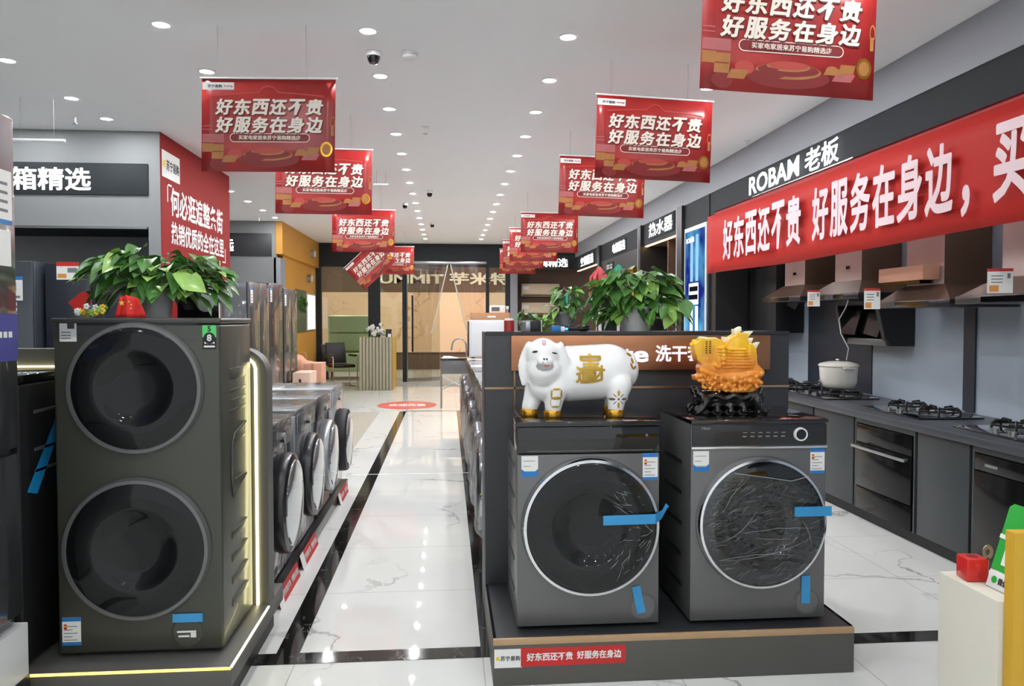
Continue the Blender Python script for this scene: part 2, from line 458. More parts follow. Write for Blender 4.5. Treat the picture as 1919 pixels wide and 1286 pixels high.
# left portal with the sign over the refrigerator bay, and the red pier behind it
PX = -2.65
sbox('wall_portal_top', (-7, -2.76, 7.47, 7.6, 2.32, CEIL), grey_wall)
sbox('wall_portal_pier', (-2.76, PX, 7.47, 9.75, 0, CEIL), grey_wall)
sbox('wall_portal_bay', (-7, -2.76, 8.2, 8.3, 0, CEIL), grey_wall)
sbox('ceiling_portal_bay', (-7, -2.76, 7.6, 8.2, 2.3, 2.36), dgrey_wall)
sbox('trim_4', (-5.2, -2.77, 7.462, 7.469, 2.3, 2.325), chrome)
sbox('wall_red_pier', (PX, PX + 0.006, 7.475, 9.75, 1.0, CEIL), red_wall)
rt = MB()
R_ = (0, 1, 0); U_ = (0, 0, 1)
rt.text('何必逛遍整条街', paper, (PX + 0.006, 8.58, 2.6), R_, U_, w=1.72, h=0.27, bold=0.022)
rt.text('热销优质的全在这里', paper, (PX + 0.006, 8.6, 2.3), R_, U_, w=1.75, h=0.215, bold=0.022)
rt.box(PX + 0.006, PX + 0.008, 7.63, 7.75, 2.735, 2.752, paper); rt.box(PX + 0.006, PX + 0.008, 7.63, 7.65, 2.58, 2.752, paper)
rt.box(PX + 0.006, PX + 0.008, 9.42, 9.55, 2.13, 2.147, paper); rt.box(PX + 0.006, PX + 0.008, 9.53, 9.55, 2.13, 2.3, paper)
rt.box(PX + 0.006, PX + 0.009, 7.5, 7.98, 2.8, 3.05, paper)
rt.text('苏宁易购', print_dark, (PX + 0.009, 7.78, 2.925), R_, U_, w=0.34, h=0.1, bold=0.02)
rt.cyl((PX + 0.0105, 7.555, 2.925), 0.035, 0.003, star_y, 'X', 16)
struct(rt.build('wall_red_pier_lettering'))
# second portal and the orange wall
OX = -2.95
sbox('wall_second_portal', (-7, OX - 0.08, 14.1, 14.25, 2.1, CEIL), grey_wall)
sbox('wall_second_bay', (-7, OX - 0.08, 14.9, 15.0, 0, CEIL), dgrey_wall)
sbox('wall_second_pier', (OX - 0.12, OX, 14.1, 14.5, 0, 2.55), lgrey_wall)
sbox('wall_orange_top', (OX - 0.1, OX + 0.03, 14.12, BACK, 2.62, CEIL), orange_wall)
sbox('wall_orange', (OX - 0.3, OX - 0.04, 14.5, BACK, 0, 2.62), orange_wall)
# floor inlays and a thin white line
sbox('trim_5', (-0.75, -0.65, 3.32, 12.3, 0, 0.0015), black_marble)
sbox('trim_6', (0.145, 0.245, 3.32, 12.3, 0, 0.0015), black_marble)
sbox('trim_7', (-6, 3.0, 3.31, 3.42, 0, 0.002), black_marble)
sbox('trim_8', (-0.65, 3.0, 12.3, 12.36, 0, 0.0015), black_marble)
sbox('aisle_white_line', (-0.9, 0.245, 7.33, 7.345, 0, 0.0025), white_p)  # thin white line across the aisle floor
sbox('floor_beige', (-2.6, -1.06, 7.2, 12.25, 0, 0.002), tan_floor)
# shop front at the far end, with the mall passage beyond
sbox('wall_back_top', (-3.3, 3.6, BACK, BACK + 0.15, 2.8, CEIL), dgrey_wall)
sbox('wall_back_right', (1.62, 3.6, BACK + 0.5, BACK + 0.6, 0, CEIL), niche_wall)
sbox('wall_back_fascia', (1.64, 3.0, BACK - 0.03, BACK + 0.12, 2.62, 2.95), part_dark)
sbox('wall_back_pier', (1.47, 1.64, BACK - 0.03, BACK + 0.6, 0, 2.8), lgrey_wall)
wp = MB()
for x0, x1 in ((-3.05, -2.87), (-1.81, -1.54), (-1.03, -0.94), (0.9, 0.98), (1.36, 1.47)):
    wp.box(x0, x1, BACK - 0.02, BACK + 0.1, 0, 2.8, dgrey_wall)
wp.box(-3.05, 1.47, BACK, BACK + 0.1, 2.66, 2.8, dgrey_wall)
struct(wp.build('wall_back_frame'))
for k, (x0, x1) in enumerate(((-2.87, -1.81), (-1.54, -1.03), (0.98, 1.36))):
    struct(MB().box(x0, x1, BACK + 0.04, BACK + 0.052, 0.02, 2.66, glass_m).build('window_%d' % (k + 1)))
sbox('wall_mall', (-6, 6, 22.4, 22.5, 0, 3.4), niche_wall)
sbox('wall_mall_marble', (-6, 6, 22.36, 22.4, 0.5, 2.22), beige_marble)
sbox('ceiling_mall', (-6, 6, BACK + 0.15, 22.5, 3.3, 3.4), ceil_m)
sg = MB(); sg.text('SUMMIT 芋米特瓷', cream_board, (0.1, 22.38, 2.62), (1, 0, 0), U_, w=4.6, h=0.34, bold=0.03, depth=0.02)
struct(sg.build('wall_mall_lettering'))
mall_lamp = bpy.data.lights.new('mall_lamp', 'AREA'); mall_lamp.shape = 'DISK'; mall_lamp.size = 0.15; mall_lamp.energy = 62; mall_lamp.color = (1, 0.86, 0.7)
for q in range(4):
    ml = bpy.data.objects.new('mall_lamp', mall_lamp); C.objects.link(ml); ml.location = (-3 + 2.0 * q, 20.6, 3.28)

# ------------------------------------------------------------------ recessed downlights
dl = thing('ceiling_downlight', 'recessed downlight', 'ceiling light', (0, 0, CEIL))
MB().lathe([(0.046, 0.0), (0.049, -0.006), (0.06, -0.006), (0.062, 0.0)], white_p, 24).build('trim_ring', dl)
MB().lathe([(0.026, -0.004), (0.046, -0.004)], bowl_m, 16).build('diffuser', dl)
MB().cyl((0, 0, -0.004), 0.026, 0.004, lens_m, 'Z', 10).build('lamp', dl)
dl_used = [False]
def downlight(x, y, label, group):
    if not dl_used[0]:
        dl.location = (x, y, CEIL); dl['label'] = label; dl['group'] = group; dl_used[0] = True
    else: dup(dl, (x, y, CEIL), 0, label, group)
rows = [(-2.93, 'far left row'), (-1.67, 'row left of the hanging posters'), (-0.47, 'left row over the aisle'), (0.745, 'right row over the aisle'), (1.95, 'row nearest the right wall')]
for x, nm in rows:
    ys = [4.76 + 0.868 * k for k in range(15)]
    if x == -1.67: ys = ys[:10]
    if x == -2.93: ys = [5.5, 6.39, 7.02, 10.84, 11.75, 12.7, 13.6]
    if x == 1.95: ys = [4.85 + 0.868 * k for k in range(13)]
    for k, y in enumerate(ys):
        downlight(x, y, 'round white recessed downlight, %s from the front in the %s' % (ORD[k], nm), 'recessed ceiling downlights')
for k_, y_ in enumerate((4.6, 5.6, 6.6, 7.6)):  # unseen lamps, suggested by the banner's glow, added to brighten the hood chimneys
    r_ = dup(dl, (3.24, y_ - 0.05, 2.58), 0, 'small unseen downlight added to light the kitchen bay behind the banner, %s from the front' % ORD[k_], 'unseen downlights added in the kitchen bay'); r_.scale = (0.5, 0.5, 0.5)
downlight(-3.78, 7.0, 'round white recessed downlight in front of the lit sign at far left', 'recessed ceiling downlights')
for x, w in ((-2.93, 'far left'), (-1.67, 'left'), (-0.47, 'left middle'), (0.745, 'right middle'), (1.95, 'right')):
    for k, y in enumerate((-2.2, -0.45, 1.3, 3.0)):
        downlight(x, y, 'round white recessed downlight over the entrance, %s row, %s from the door' % (w, ORD[k]), 'recessed ceiling downlights near the entrance')

# ------------------------------------------------------------------ front loading machines
def sticker(m, x0, x1, y, z0, z1, head, head_m, rows_=4, foot=None, icons=None):
    """printed paper label on a -Y face"""
    m.box(x0, x1, y - 0.0012, y, z0, z1, paper)
    w = x1 - x0; h = z1 - z0
    if head: m.box(x0, x1, y - 0.0018, y - 0.0012, z1 - head * h, z1, head_m)
    for k in range(rows_):
        zz = z1 - h * (head + 0.12 + (0.75 - head) * (k + 0.5) / rows_)
        m.box(x0 + 0.1 * w, x0 + w * (0.55 if k % 2 else 0.82), y - 0.0018, y - 0.0012, zz - 0.012 * h, zz + 0.012 * h, print_grey)
    if foot: m.box(x0, x1, y - 0.0018, y - 0.0012, z0, z0 + 0.12 * h, foot)
    if icons:
        m.box(x0 + 0.1 * w, x0 + 0.26 * w, y - 0.0022, y - 0.0018, z1 - 0.42 * h, z1 - 0.24 * h, print_red)
        m.box(x0 + 0.1 * w, x0 + 0.26 * w, y - 0.0024, y - 0.0022, z1 - 0.34 * h, z1 - 0.29 * h, star_y)
def porthole(root, x, z, yf, r, ring_m, ring_w=0.016, depth=0.05, glass=None, inner=True, name='door'):
    """round door facing -Y: ring, bowl-shaped glass and hinge side grip"""
    M = Matrix.Translation((x, yf, z)) @ Matrix.Rotation(PI / 2, 4, 'X')     # local +Z becomes -Y
    d = MB()
    d.lathe([(r * 1.02, 0.0), (r * 1.03, 0.006), (r * 1.01, depth * 0.55), (r, depth * 0.8), (r - ring_w, depth * 0.85), (r - ring_w - 0.004, depth * 0.6)], ring_m, 64, M)
    door = d.build(name, root)
    g = MB()
    gm = glass or door_glass
    g.lathe([(r - ring_w - 0.002, depth * 0.7), (r * 0.85, depth * 0.86), (r * 0.7, depth * 0.9), (r * 0.6, depth * 0.9), (r * 0.55, depth * 0.82), (r * 0.5, depth * 0.62), (r * 0.44, depth * 0.42), (r * 0.3, depth * 0.3), (0.0, depth * 0.26)], gm, 64, M)
    g.build('door_glass', door)
    return door
def cover(root, x, z, yf, r, m):
    M = Matrix.Translation((x, yf, z)) @ Matrix.Rotation(PI / 2, 4, 'X')
    MB().lathe([(0, 0.0015), (r * 0.9, 0.0015), (r * 0.94, -0.002), (r * 0.98, -0.002), (r, 0.002), (r * 1.05, 0.0015), (r * 1.06, 0)], m, 32, M).build('drain_cover', root)
def side_ribs(b, W_, D, H, m, n=5):
    for s in (-1, 1):
        for k in range(n):
            z = H * (0.14 + 0.62 * k / (n - 1))
            b.box(s * W_ / 2 - 0.003, s * W_ / 2 + 0.003, -D * 0.25, D * 0.3, z, z + 0.02, m, 0.0025, 1)

# left machine on the right hand platform: black glass control band, chrome ringed door
PZ = 0.19
FY = 3.12
def feet(root, W_, D):
    for sx in (-1, 1):
        for sy in (-1, 1):
            MB().cyl((sx * (W_ / 2 - 0.06), sy * (D / 2 - 0.06), 0.0075), 0.022, 0.015, rubber, 'Z', 14).build('foot', root)
w1 = thing('washing_machine', 'gunmetal front loading washer with black glass control band, under the white porcelain pig', 'washing machine', (0.578, FY + 0.235, PZ))
W_, D, H = 0.592, 0.47, 0.86
b = MB(); b.box(-W_ / 2, W_ / 2, -D / 2, D / 2, 0.015, H - 0.135, gun, 0.006); side_ribs(b, W_, D, H, gun_dark); b.build('body', w1)
b = MB(); b.box(-W_ / 2, W_ / 2, -D / 2 - 0.004, D / 2, H - 0.13, H - 0.022, gloss_black, 0.004); b.box(-W_ / 2 + 0.04, W_ / 2 - 0.03, -D / 2 - 0.006, -D / 2 - 0.004, H - 0.122, H - 0.119, gun)
b.cyl((0.24, -D / 2 - 0.005, H - 0.06), 0.006, 0.003, gun, 'Y', 12); b.build('control_panel', w1)
MB().box(-W_ / 2 - 0.002, W_ / 2 + 0.004, -D / 2 - 0.012, D / 2, H - 0.02, H, gloss_black, 0.004).build('top_panel', w1)
dr = porthole(w1, 0.005, 0.43, -D / 2, 0.278, chrome, 0.011, 0.06)
fm = MB(); vs = []; fs = []; nr, na = 40, 110
for i in range(nr + 1):
    for j in range(na + 1):
        r_ = 0.001 + 0.264 * i / nr; a_ = 2 * PI * j / na
        x, z = r_ * math.cos(a_), r_ * math.sin(a_)
        q = Vector((x * 10 + z * 6, z * 26 - x * 16, 0.4))
        vs.append((x + 0.005, -D / 2 - 0.063 - (0.0075 * abs(noise.noise(q)) + 0.003 * abs(noise.noise(q * 2.2))) * (i / nr) * max(0.03, min(1, 0.35 + x * 6)), z + 0.43))
for i in range(nr):
    for j in range(na): k_ = i * (na + 1) + j; fs.append((k_, k_ + na + 1, k_ + na + 2, k_ + 1))
fm.raw(vs, fs, thin_film_m)
rnd = random.Random(31)
for k_ in range(46):
    a_ = rnd.uniform(-1.1, 1.0); r_ = rnd.uniform(0.13, 0.245); x0, z0 = r_ * math.cos(a_), r_ * math.sin(a_)
    th = (0.5 if z0 < 0 else -0.5) + rnd.gauss(0, 0.35) + (0.5 if z0 < -0.05 else 0); ln_ = rnd.uniform(0.012, 0.07); pts = []
    for q_ in range(7):
        u = (q_ / 6 - 0.5) * ln_; x = x0 + u * math.cos(th) - 0.12 * u * u * 20 * math.sin(th); z = z0 + u * math.sin(th) + 0.1 * u * u * 20
        if x * x + z * z < 0.255 ** 2: pts.append((x + 0.005, -D / 2 - 0.0715, z + 0.43))
    if len(pts) > 2: fm.tube(pts, [rnd.uniform(0.0004, 0.001) * (0.3 + math.sin(PI * (q_ + .5) / len(pts))) for q_ in range(len(pts))], fold_m, 4)
fm.build('clear_film', dr)
cover(w1, 0.228, 0.083, -D / 2, 0.056, gun)
st = MB(); sticker(st, -0.278, -0.21, -D / 2, 0.635, 0.72, 0, paper, 3, None)
st.box(-0.278, -0.21, -D / 2 - 0.0018, -D / 2 - 0.0012, 0.635, 0.655, print_blue)
st.prism([(-0.278, -D / 2 - 0.0018, 0.655), (-0.264, -D / 2 - 0.0018, 0.655), (-0.278, -D / 2 - 0.0018, 0.667)], (0, 0.0006, 0), print_blue)
st.prism([(-0.21, -D / 2 - 0.0018, 0.655), (-0.224, -D / 2 - 0.0018, 0.655), (-0.21, -D / 2 - 0.0018, 0.667)], (0, 0.0006, 0), print_blue)
st.build('warranty_label', w1)
st = MB(); sticker(st, 0.225, 0.288, -D / 2, 0.612, 0.725, 0.15, print_blue, 5, print_blue, True); st.build('energy_label', w1)
tp = MB(); yy = -D / 2 - 0.075
tp.raw([(0.045, yy, 0.448), (0.26, yy, 0.45), (0.298, -D / 2 - 0.03, 0.458), (0.312, -D / 2 - 0.02, 0.478), (0.325, -D / 2 - 0.015, 0.497), (0.045, yy, 0.487), (0.26, yy, 0.49), (0.3, -D / 2 - 0.03, 0.495), (0.318, -D / 2 - 0.02, 0.52), (0.333, -D / 2 - 0.014, 0.505)],
       [(0, 1, 6, 5), (1, 2, 7, 6), (2, 3, 8, 7), (3, 4, 9, 8)], tape_blue)
tp.build('protective_tape', w1)
tp = MB(); Mt = Matrix.Translation((0.21, -D / 2 - 0.003, 0.115)) @ Matrix.Rotation(math.radians(-12), 4, 'Y'); tp.box(-0.018, 0.018, -0.001, 0.0, -0.058, 0.058, tape_blue, M=Mt); tp.build('protective_tape', w1)
feet(w1, W_, D)

# right machine: metal band with dial, film wrapped door
w2 = thing('washing_machine', 'gunmetal front loader with ringed dial and crinkled film on its door, under amber ship', 'washing machine', (1.298, FY + 0.235, PZ))
W_, D, H = 0.584, 0.47, 0.86
b = MB(); b.box(-W_ / 2, W_ / 2, -D / 2, D / 2, 0.015, H - 0.018, gun, 0.006); side_ribs(b, W_, D, H, gun_dark); b.build('body', w2)
b = MB(); b.box(-W_ / 2 + 0.003, W_ / 2 - 0.003, -D / 2 - 0.008, -D / 2 - 0.0005, H - 0.108, H - 0.022, gun_dark, 0.002)
for k in range(6):
    b.box(-0.075 + 0.033 * k, -0.058 + 0.033 * k, -D / 2 - 0.0092, -D / 2 - 0.008, H - 0.073, H - 0.068, steel)
    b.box(-0.073 + 0.033 * k, -0.056 + 0.033 * k, -D / 2 - 0.0092, -D / 2 - 0.008, H - 0.056, H - 0.053, steel)
b.text('Haier', steel, (-0.23, -D / 2 - 0.008, H - 0.034), (1, 0, 0), (0, 0, 1), h=0.012, bold=0.01, depth=0.0012)
b.build('control_panel', w2)
b = MB(); Mk = Matrix.Translation((0.172, -D / 2 - 0.008, H - 0.063)) @ Matrix.Rotation(PI / 2, 4, 'X')
b.lathe([(0, 0.012), (0.021, 0.012), (0.022, 0.008)], gloss_black, 32, Mk); b.lathe([(0.022, 0.0), (0.022, 0.014), (0.0275, 0.014), (0.0285, 0.0)], white_p, 32, Mk); b.build('dial', w2)
MB().box(-W_ / 2, W_ / 2, -D / 2 - 0.009, -D / 2 - 0.0005, H - 0.122, H - 0.112, chrome, 0.002).build('trim_bar', w2)
MB().box(-W_ / 2 - 0.003, W_ / 2 + 0.003, -D / 2 - 0.012, D / 2, H - 0.017, H, gloss_black, 0.004).build('top_panel', w2)
dr = porthole(w2, 0.005, 0.43, -D / 2, 0.27, chrome, 0.01, 0.055, gloss_black)
fm = MB(); N_ = 120
vs = []; fs = []; gr = {}
rnd = random.Random(8)
folds = [(rnd.uniform(-0.2, 0.2), rnd.uniform(-0.25, 0.2), rnd.gauss(0.15, 0.35), rnd.uniform(0.06, 0.22), rnd.uniform(0.002, 0.006), rnd.uniform(0.0025, 0.005)) for _ in range(70)]
def fold_h(x, z):
    h = 0
    for fx, fz, a, ln, hh, wd in folds:
        dx, dz = x - fx, z - fz; u = dx * math.cos(a) + dz * math.sin(a); v = -dx * math.sin(a) + dz * math.cos(a) + 0.02 * math.sin(u * 18)
        if abs(u) < ln and abs(v) < wd * 3: h += hh * (1 - abs(u) / ln) * math.exp(-(v / wd) ** 2)
    return h
for i in range(N_ + 1):
    for j in range(N_ + 1):
        x = -0.265 + 0.53 * i / N_; z = -0.265 + 0.53 * j / N_
        rr_ = math.hypot(x, z)
        if rr_ > 0.262: x *= 0.262 / rr_; z *= 0.262 / rr_
        top = 0.215 - 0.16 * (x + 0.1)
        if z > top: z = top
        q = Vector((x * 9, z * 15, 1.7))
        gr[i, j] = len(vs); vs.append((x + 0.005, -D / 2 - 0.0635 - 0.004 * noise.noise(q) - 0.002 * abs(noise.noise(q * 3.1)) - fold_h(x, z) + 0.015 * max(0, (rr_ - 0.2) / 0.06) ** 2, z + 0.43))
for i in range(N_):
    for j in range(N_):
        x = -0.265 + 0.53 * (i + .5) / N_; z = -0.265 + 0.53 * (j + .5) / N_
        if x * x + z * z < 0.262 ** 2 and z < 0.215 - 0.16 * (x + 0.1): fs.append((gr[i, j], gr[i + 1, j], gr[i + 1, j + 1], gr[i, j + 1]))
fm.raw(vs, fs, wrinkle_m)
def crease(x0, z0, a, ln, rad, sag, yy):
    pts = []; n_ = 9
    for k_ in range(n_):
        u = (k_ / (n_ - 1) - 0.5) * ln; v = sag * (1 - (2 * k_ / (n_ - 1) - 1) ** 2) + 0.004 * noise.noise(Vector((u * 40, x0 * 31, z0 * 17)))
        x = x0 + u * math.cos(a) - v * math.sin(a); z = z0 + u * math.sin(a) + v * math.cos(a)
        if x * x + z * z > 0.25 ** 2: continue
        pts.append((x + 0.005, yy - 0.0015 * math.sin(k_), z + 0.43))
    if len(pts) > 2: fm.tube(pts, [rad * (0.25 + 0.75 * math.sin(PI * (k_ + 0.5) / len(pts))) for k_ in range(len(pts))], fold_m, 4)
for k_ in range(210):
    x0, z0 = rnd.uniform(-0.24, 0.22), rnd.uniform(-0.24, 0.19)
    if z0 > 0.19 - 0.16 * (x0 + 0.1) or (z0 > -0.03 and x0 > 0.02 and rnd.random() < 0.5): continue
    if abs(x0) < 0.12 and abs(z0 - 0.0) < 0.07 and rnd.random() < 0.6: continue
    crease(x0, z0, rnd.gauss(0.35 if z0 > -0.08 else 0.5, 0.3), rnd.uniform(0.012, 0.05), rnd.uniform(0.0004, 0.0009), rnd.uniform(-0.004, 0.004), -D / 2 - 0.074)
for x0, z0, a_, ln_, sg_ in ((0.0, -0.1, 0.22, 0.36, -0.02), (-0.05, -0.13, 0.06, 0.3, 0.012), (0.05, -0.02, 0.05, 0.3, 0.008), (0.02, -0.05, -0.02, 0.14, -0.006), (-0.14, 0.12, 0.95, 0.16, 0.01), (-0.12, 0.0, 0.7, 0.2, -0.02), (0.17, -0.03, -1.2, 0.12, 0.006)): crease(x0, z0, a_, ln_, 0.0011, sg_, -D / 2 - 0.075)
fm.tube([(-0.13, -D / 2 - 0.067, 0.218 + 0.43), (0.0, -D / 2 - 0.069, 0.2 + 0.43), (0.11, -D / 2 - 0.068, 0.182 + 0.43), (0.19, -D / 2 - 0.06, 0.2 + 0.43)], 0.0016, fold_m, 6)
fm.build('crinkled_film', dr)
cover(w2, 0.212, 0.083, -D / 2, 0.054, gun)
st = MB(); sticker(st, -0.282, -0.215, -D / 2, 0.645, 0.73, 0, paper, 3); st.box(-0.282, -0.215, -D / 2 - 0.0018, -D / 2 - 0.0012, 0.645, 0.664, print_blue)
st.prism([(-0.282, -D / 2 - 0.0018, 0.664), (-0.268, -D / 2 - 0.0018, 0.664), (-0.282, -D / 2 - 0.0018, 0.676)], (0, 0.0006, 0), print_blue)
st.prism([(-0.215, -D / 2 - 0.0018, 0.664), (-0.229, -D / 2 - 0.0018, 0.664), (-0.215, -D / 2 - 0.0018, 0.676)], (0, 0.0006, 0), print_blue)
st.build('warranty_label', w2)
st = MB(); sticker(st, 0.222, 0.284, -D / 2, 0.628, 0.735, 0.15, print_blue, 5, print_blue, True); st.build('energy_label', w2)
MB().box(0.12, 0.277, -D / 2 - 0.081, -D / 2 - 0.079, 0.468, 0.508, tape_blue).build('protective_tape', w2)
MB().box(0.188, 0.226, -D / 2 - 0.0045, -D / 2 - 0.003, 0.078, 0.196, tape_blue).build('protective_tape', w2)
feet(w2, W_, D)

# ------------------------------------------------------------------ right hand platform and its back board
pf = thing('display_platform', 'low grey display platform with wooden edge carrying two front loaders', 'platform', (0.18, 3.04, 0))
PW, PD = 1.5, 0.64
b = MB(); b.box(0.0, PW, 0.0, PD, 0.0, 0.165, plat_grey, 0.002); b.box(0.012, PW - 0.012, 0.012, PD, 0.165, 0.1895, part_dark); b.build('base', pf)
MB().box(0, PW, 0, 0.014, 0.165, 0.19, wood_edge, 0.001).build('wood_edging', pf)
for q0, q1 in ((0, 0.012), (PW - 0.012, PW)): MB().box(q0, q1, 0.014, PD, 0.165, 0.192, gloss_black).build('side_edging', pf)
b = MB(); y = -0.0015
b.box(0.004, 0.115, y, 0, 0.075, 0.15, paper); b.box(0.11, 0.535, y - 0.001, 0, 0.078, 0.152, print_red)
b.cyl((0.018, y - 0.0005, 0.113), 0.008, 0.001, star_y, 'Y', 14)
b.text('苏宁易购', print_dark, (0.068, y, 0.113), (1, 0, 0), (0, 0, 1), w=0.078, h=0.02, bold=0.015, depth=0.0004)
b.text('好东西还不贵', paper, (0.227, y - 0.001, 0.116), (1, 0, 0), (0, 0, 1), w=0.185, h=0.032, bold=0.03, depth=0.0004)
b.text('好服务在身边', paper, (0.427, y - 0.001, 0.118), (1, 0, 0), (0, 0, 1), w=0.18, h=0.032, bold=0.03, depth=0.0004)
b.build('slogan_strip', pf)
bd = thing('display_partition', 'charcoal display partition with copper sign band and brass lines behind the two washers', 'partition', (0.18, 3.685, 0))
b = MB(); b.box(0, 1.5, 0, 0.34, 0, 1.405, part_dark, 0.003); b.build('board', bd)
b = MB(); b.box(-0.002, 1.502, -0.003, -0.0, 1.132, 1.142, brass); b.box(0.137, 0.145, -0.003, 0, 0.19, 1.39, brass); b.box(0, 1.5, -0.003, 0.0, 1.392, 1.408, gun_dark); b.build('brass_lines', bd)
MB().box(0.122, 1.39, -0.035, -0.0035, 1.222, 1.388, copper, 0.002).build('copper_sign_band', bd)
b = MB()
b.text('Casarte', lit_soft, (0.53, -0.036, 1.3), (1, 0, 0), (0, 0, 1), w=0.5, h=0.075, bold=0.03, depth=0.003)
b.text('洗干套装', lit_soft, (0.975, -0.036, 1.302), (1, 0, 0), (0, 0, 1), w=0.312, h=0.078, bold=0.018, depth=0.003)
b.build('lit_lettering', bd)

# ------------------------------------------------------------------ tower washer-dryer on the lit platform, left
lp = thing('lit_display_platform', 'low grey platform edged by a warm light strip, under the twin-drum washer', 'platform', (-1.95, 2.86, 0))
b = MB(); b.box(0, 1.16, 0, 0.9, 0.12, 0.2, plat_grey, 0.003); b.box(0.03, 1.12, 0.04, 0.88, 0, 0.12, black_matt); b.build('base', lp)
b = MB(); b.box(0.0, 1.16, -0.004, -0.0002, 0.19, 0.1995, led_front); b.build('front_light_strip', lp)
b = MB(); b.box(1.152, 1.164, 0.003, 0.6, 0.194, 0.1998, led_m); b.build('side_light_strip', lp)
lb = thing('lit_display_partition', 'grey round-cornered display partition with warm light strip, behind the twin-drum washer', 'partition', (0, 3.475, 0.2))
pts = [(-1.95, 0, 0.0), (-0.79, 0, 0.0)]
for k in range(9):
    a = PI / 2 * k / 8; pts.append((-0.79 - 0.12 + 0.12 * math.cos(a), 0, 1.14 - 0.12 + 0.12 * math.sin(a)))
pts.append((-1.95, 0, 1.14))
b = MB(); b.prism(pts, (0, 0.1, 0), plat_grey); b.build('board', lb)
b = MB(); b.tube([(-0.838, -0.006, 0.003), (-0.838, -0.006, 0.7), (-0.838, -0.006, 1.05), (-0.846, -0.006, 1.075), (-0.87, -0.006, 1.095)], 0.006, led_m, 8)
b.tube([(-1.95, -0.006, 1.06), (-1.6, -0.006, 1.06), (-1.5, -0.006, 1.06)], 0.008, led_m, 8); b.build('light_strip', lb)

tw = thing('twin_drum_washer_dryer', 'tall gunmetal washer-dryer with two round doors, a leafy pot plant on top', 'washing machine', (-1.148, 2.98 + 0.225, 0.2))
W_, D, H = 0.6, 0.45, 1.272
b = MB(); b.box(-W_ / 2, W_ / 2, -D / 2, D / 2, 0.015, H - 0.022, gun_tower, 0.012, 3); b.build('body', tw)
b = MB()
x = W_ / 2
def rib(z, dz, y0=-0.1, y1=0.14):
    b.box(x - 0.004, x + 0.004, y0, y1, z, z + dz, gun_tower, 0.003, 2)
for z in (0.13, 0.22, 0.31, 0.40): rib(z, 0.03)
for z in (0.9, 0.94, 0.98): rib(z, 0.012)
rib(1.03, 0.045)
pts = [(x + 0.001, -0.09 + 0.02 * math.cos(q) if False else -0.07 - 0.02 * math.cos(q), 0.66 + 0.1 * math.sin(q)) for q in [PI / 2 * 3 + PI * k / 8 for k in range(0)]]
b.tube([(x + 0.002, 0.12, 0.84), (x + 0.002, -0.05, 0.81), (x + 0.002, -0.09, 0.77), (x + 0.002, -0.1, 0.65), (x + 0.002, -0.08, 0.57), (x + 0.002, 0.12, 0.62)], 0.005, gun_tower, 6)
rib(0.78, 0.012, -0.05, 0.12); rib(0.61, 0.02, -0.05, 0.12)
b.build('side_ribs', tw)
MB().box(-W_ / 2 - 0.006, W_ / 2 + 0.006, -D / 2 - 0.006, D / 2, H - 0.021, H, gun_tower, 0.008, 3).build('top_panel', tw)
porthole(tw, -0.006, 1.01, -D / 2, 0.24, gun, 0.012, 0.03, name='dryer_door')
porthole(tw, -0.008, 0.408, -D / 2, 0.262, gun, 0.012, 0.035, name='washer_door')
cover(tw, 0.17, 0.085, -D / 2, 0.06, gun_tower)
st = MB(); y = -D / 2
st.box(-0.275, -0.215, y - 0.0015, y, 1.185, 1.26, paper)
for k in range(3): st.box(-0.27, -0.235, y - 0.002, y - 0.0015, 1.195 + 0.011 * k, 1.199 + 0.011 * k, print_grey)
st.box(-0.247, -0.222, y - 0.002, y - 0.0015, 1.232, 1.256, print_dark); st.build('corner_label', tw)
st = MB(); st.box(0.236, 0.286, y - 0.001, y, 1.2, 1.268 - 0.023, mat('green_print', (90, 210, 110), 0.45, var=0.05)); st.box(0.236, 0.286, y - 0.001, y, 1.155, 1.2, black_matt)
st.cyl((0.261, y - 0.0012, 1.197), 0.0215, 0.001, black_matt, 'Y', 20)
st.text('5', black_matt, (0.261, y - 0.0012, 1.2315), (1, 0, 0), (0, 0, 1), h=0.02, bold=0.03, depth=0.0004)
st.text('8', paper, (0.261, y - 0.0018, 1.198), (1, 0, 0), (0, 0, 1), h=0.024, bold=0.03, depth=0.0004)
for k in range(4): st.box(0.243 + 0.01 * k, 0.25 + 0.01 * k, y - 0.0016, y - 0.001, 1.176, 1.183, paper)
st.box(0.241, 0.281, y - 0.0016, y - 0.001, 1.162, 1.169, paper); st.build('capacity_label', tw)
st = MB(); sticker(st, -0.285, -0.218, y, 0.05, 0.155, 0.14, print_blue, 5, print_blue, True); st.build('energy_label', tw)
st = MB(); st.box(0.115, 0.225, y - 0.005, y - 0.0035, 0.125, 0.158, tape_blue); st.box(0.13, 0.2, y - 0.004, y - 0.0025, 0.085, 0.092, paper); st.box(0.135, 0.175, y - 0.004, y - 0.0025, 0.068, 0.075, paper); st.box(0.18, 0.2, y - 0.004, y - 0.0025, 0.066, 0.084, paper); st.build('protective_tape', tw)
for sx in (-1, 1):
    for sy in (-1, 1): MB().cyl((sx * 0.24, sy * 0.17, 0.0075), 0.022, 0.015, rubber, 'Z', 14).build('foot', tw)
fm = MB(); fm.raw([(-0.31, -0.236, 1.19), (-0.2, -0.238, 1.205), (0.0, -0.238, 1.2), (0.22, -0.24, 1.195), (-0.315, -0.244, 1.2724), (-0.2, -0.24, 1.2724), (0, -0.24, 1.2724), (0.22, -0.238, 1.2724), (-0.31, 0.1, 1.2724), (-0.2, 0.1, 1.2724), (0, 0.1, 1.2724), (0.22, 0.1, 1.2724)],
      [(0, 1, 5, 4), (1, 2, 6, 5), (2, 3, 7, 6), (4, 5, 9, 8), (5, 6, 10, 9), (6, 7, 11, 10)], wrap_m); fm.build('clear_film', tw)

